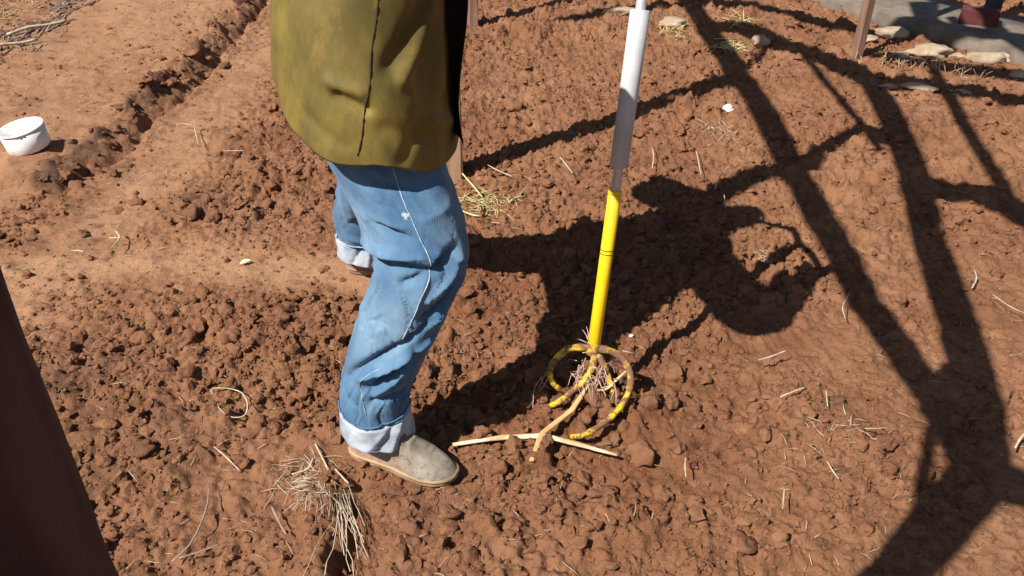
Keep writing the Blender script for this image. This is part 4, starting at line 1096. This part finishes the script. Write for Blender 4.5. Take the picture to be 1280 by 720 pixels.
tuft('grass_tuft', 840, 40, 50, .06, .0022, M['green_straw'], 'yellow green grass patch right of the tool handle near the top', spread=.05, el=(.3, 1.2))
tuft('grass_tuft', 903, 55, 60, .10, .0028, M['green_straw'], 'bright yellow grass clump beside the broad limb shadow', azc=math.radians(-45), azs=.5, spread=.04, el=(.1, .6))
tuft('grass_tuft', 925, 24, 26, .10, .003, M['green_straw'], 'small yellow grass clump inside the top shadows', spread=.03, el=(.1, .9))
tuft('grass_tuft', 1185, 82, 60, .06, .0022, M['straw'], 'dry grass fringe below the border stones', spread=.09, el=(.6, 1.3))
tuft('grass_tuft', 1105, 75, 60, .06, .0022, M['straw'], 'dry grass fringe right of the brown post foot', spread=.10, el=(.5, 1.3))
tuft('grass_tuft', 958, 318, 40, .035, .0014, M['pale_straw'], 'pale grass wisp in the lit gap of the arm shadow', spread=.02, el=(.1, .7))
tuft('grass_tuft', 1050, 540, 30, .04, .0012, M['pale_straw'], 'sparse pale straw wisp below the grey clod on the right', spread=.035, el=(.1, .7))
tuft('grass_tuft', 895, 160, 40, .06, .0014, M['pale_straw'], 'pale straw wisp below the small white stone', spread=.05, el=(.1, .7))
# brushy litter at the top left
lit = MB()
A_, B_ = np.array(gp(-10, 66)), np.array(gp(95, -8))
for i in range(110):
    q = A_ + (B_ - A_) * random.random() + np.array([random.gauss(0, .07), random.gauss(.05, .07)])
    blades(lit, q[0], q[1], H(q[0], q[1]) + .004, math.atan2(*(B_ - A_)[::-1]) + random.gauss(0, .35), random.uniform(0, .15), random.uniform(.08, .3), random.uniform(.002, .006), random.gauss(0, .2))
tag(lit.build('twig_litter', M['twig']), 'line of grey twigs and brush on the bare soil at the top left corner', 'brush')
for (u, v, L_, az, lab) in ((10, 55, .3, .75, 'pale stick at the lower end of the grey brush line'), (45, 30, .35, .85, 'pale stick in the middle of the grey brush line')):
    x, y = gp(u, v); mb = MB(); d = np.array([math.cos(az), math.sin(az), 0]) * L_ / 2
    c = np.array([x, y, H(x, y) + .02])
    mb.add(tube(catmull([c - d, c - d * .3 + np.array([0, .01, .01]), c + d * .4, c + d], 4), .009, 7, .15))
    tag(mb.build('stick', M['pale_straw']), lab, 'stick')
g2 = MB()
for i in range(900):
    u, v = random.uniform(-120, 60), random.uniform(-45, 40)
    if v > 40 - u * .65 - 4: continue
    x, y = gp(u, v)
    blades(g2, x, y, H(x, y), random.uniform(0, 6.28), random.uniform(.1, .9), random.uniform(.03, .09), random.uniform(.0015, .003), random.gauss(0, .4))
tag(g2.build('dry_grass', M['straw']), 'sparse dry grass beyond the brush line at the top left', kind='stuff')
# pale leaf
x, y = gp(306, 323)
V = []; F = []
for i in range(9):
    t = i / 8; w = .016 * math.sin(math.pi * min(1, t * .95 + .05)) ** .7
    for s in (-1, 0, 1): V.append((-.03 + .06 * t, s * w, .006 + .008 * abs(s) + .006 * math.sin(t * 3) + (.0025 if False else 0)))
nb = len(V)
V += [(a, b, c - .0015) for a, b, c in V]
for i in range(8):
    for k in range(2):
        q = i * 3 + k; F.append((q, q + 1, q + 4, q + 3)); F.append((nb + q + 3, nb + q + 4, nb + q + 1, nb + q))
F += [(0, 3, 3 + nb, nb)]
lf = mesh_obj('fallen_leaf', V, F, M['leaf']); lf.location = (x, y, H(x, y) + .004); lf.rotation_euler = (.1, -.1, .5); lf.scale = (.62, .62, .62)
tag(lf, 'pale yellow curled leaf on the bare strip left of the far leg', 'leaf')
MB().add(tube([(-.03, 0, .006), (-.045, -.004, .004), (-.06, -.012, .002)], .0016, 5)).build('leaf_stem', M['leaf']).parent = lf
# fine straw litter everywhere
lt = MB()
x, y = in_view(2300)
dens = fbm(x * 2.5, y * 2.5, 88, 3) > rng.normal(0.0, 0.2, len(x))
x, y = x[dens], y[dens]; z = height(x, y)
for i in range(len(x)):
    blades(lt, x[i], y[i], z[i] + .002, random.uniform(0, 6.28), random.uniform(-.05, .35), random.uniform(.012, .055), random.uniform(.0005, .0012), random.gauss(0, .5))
tag(lt.build('straw_litter', M['straw']), 'fine scattered straw bits over the soil', kind='stuff')
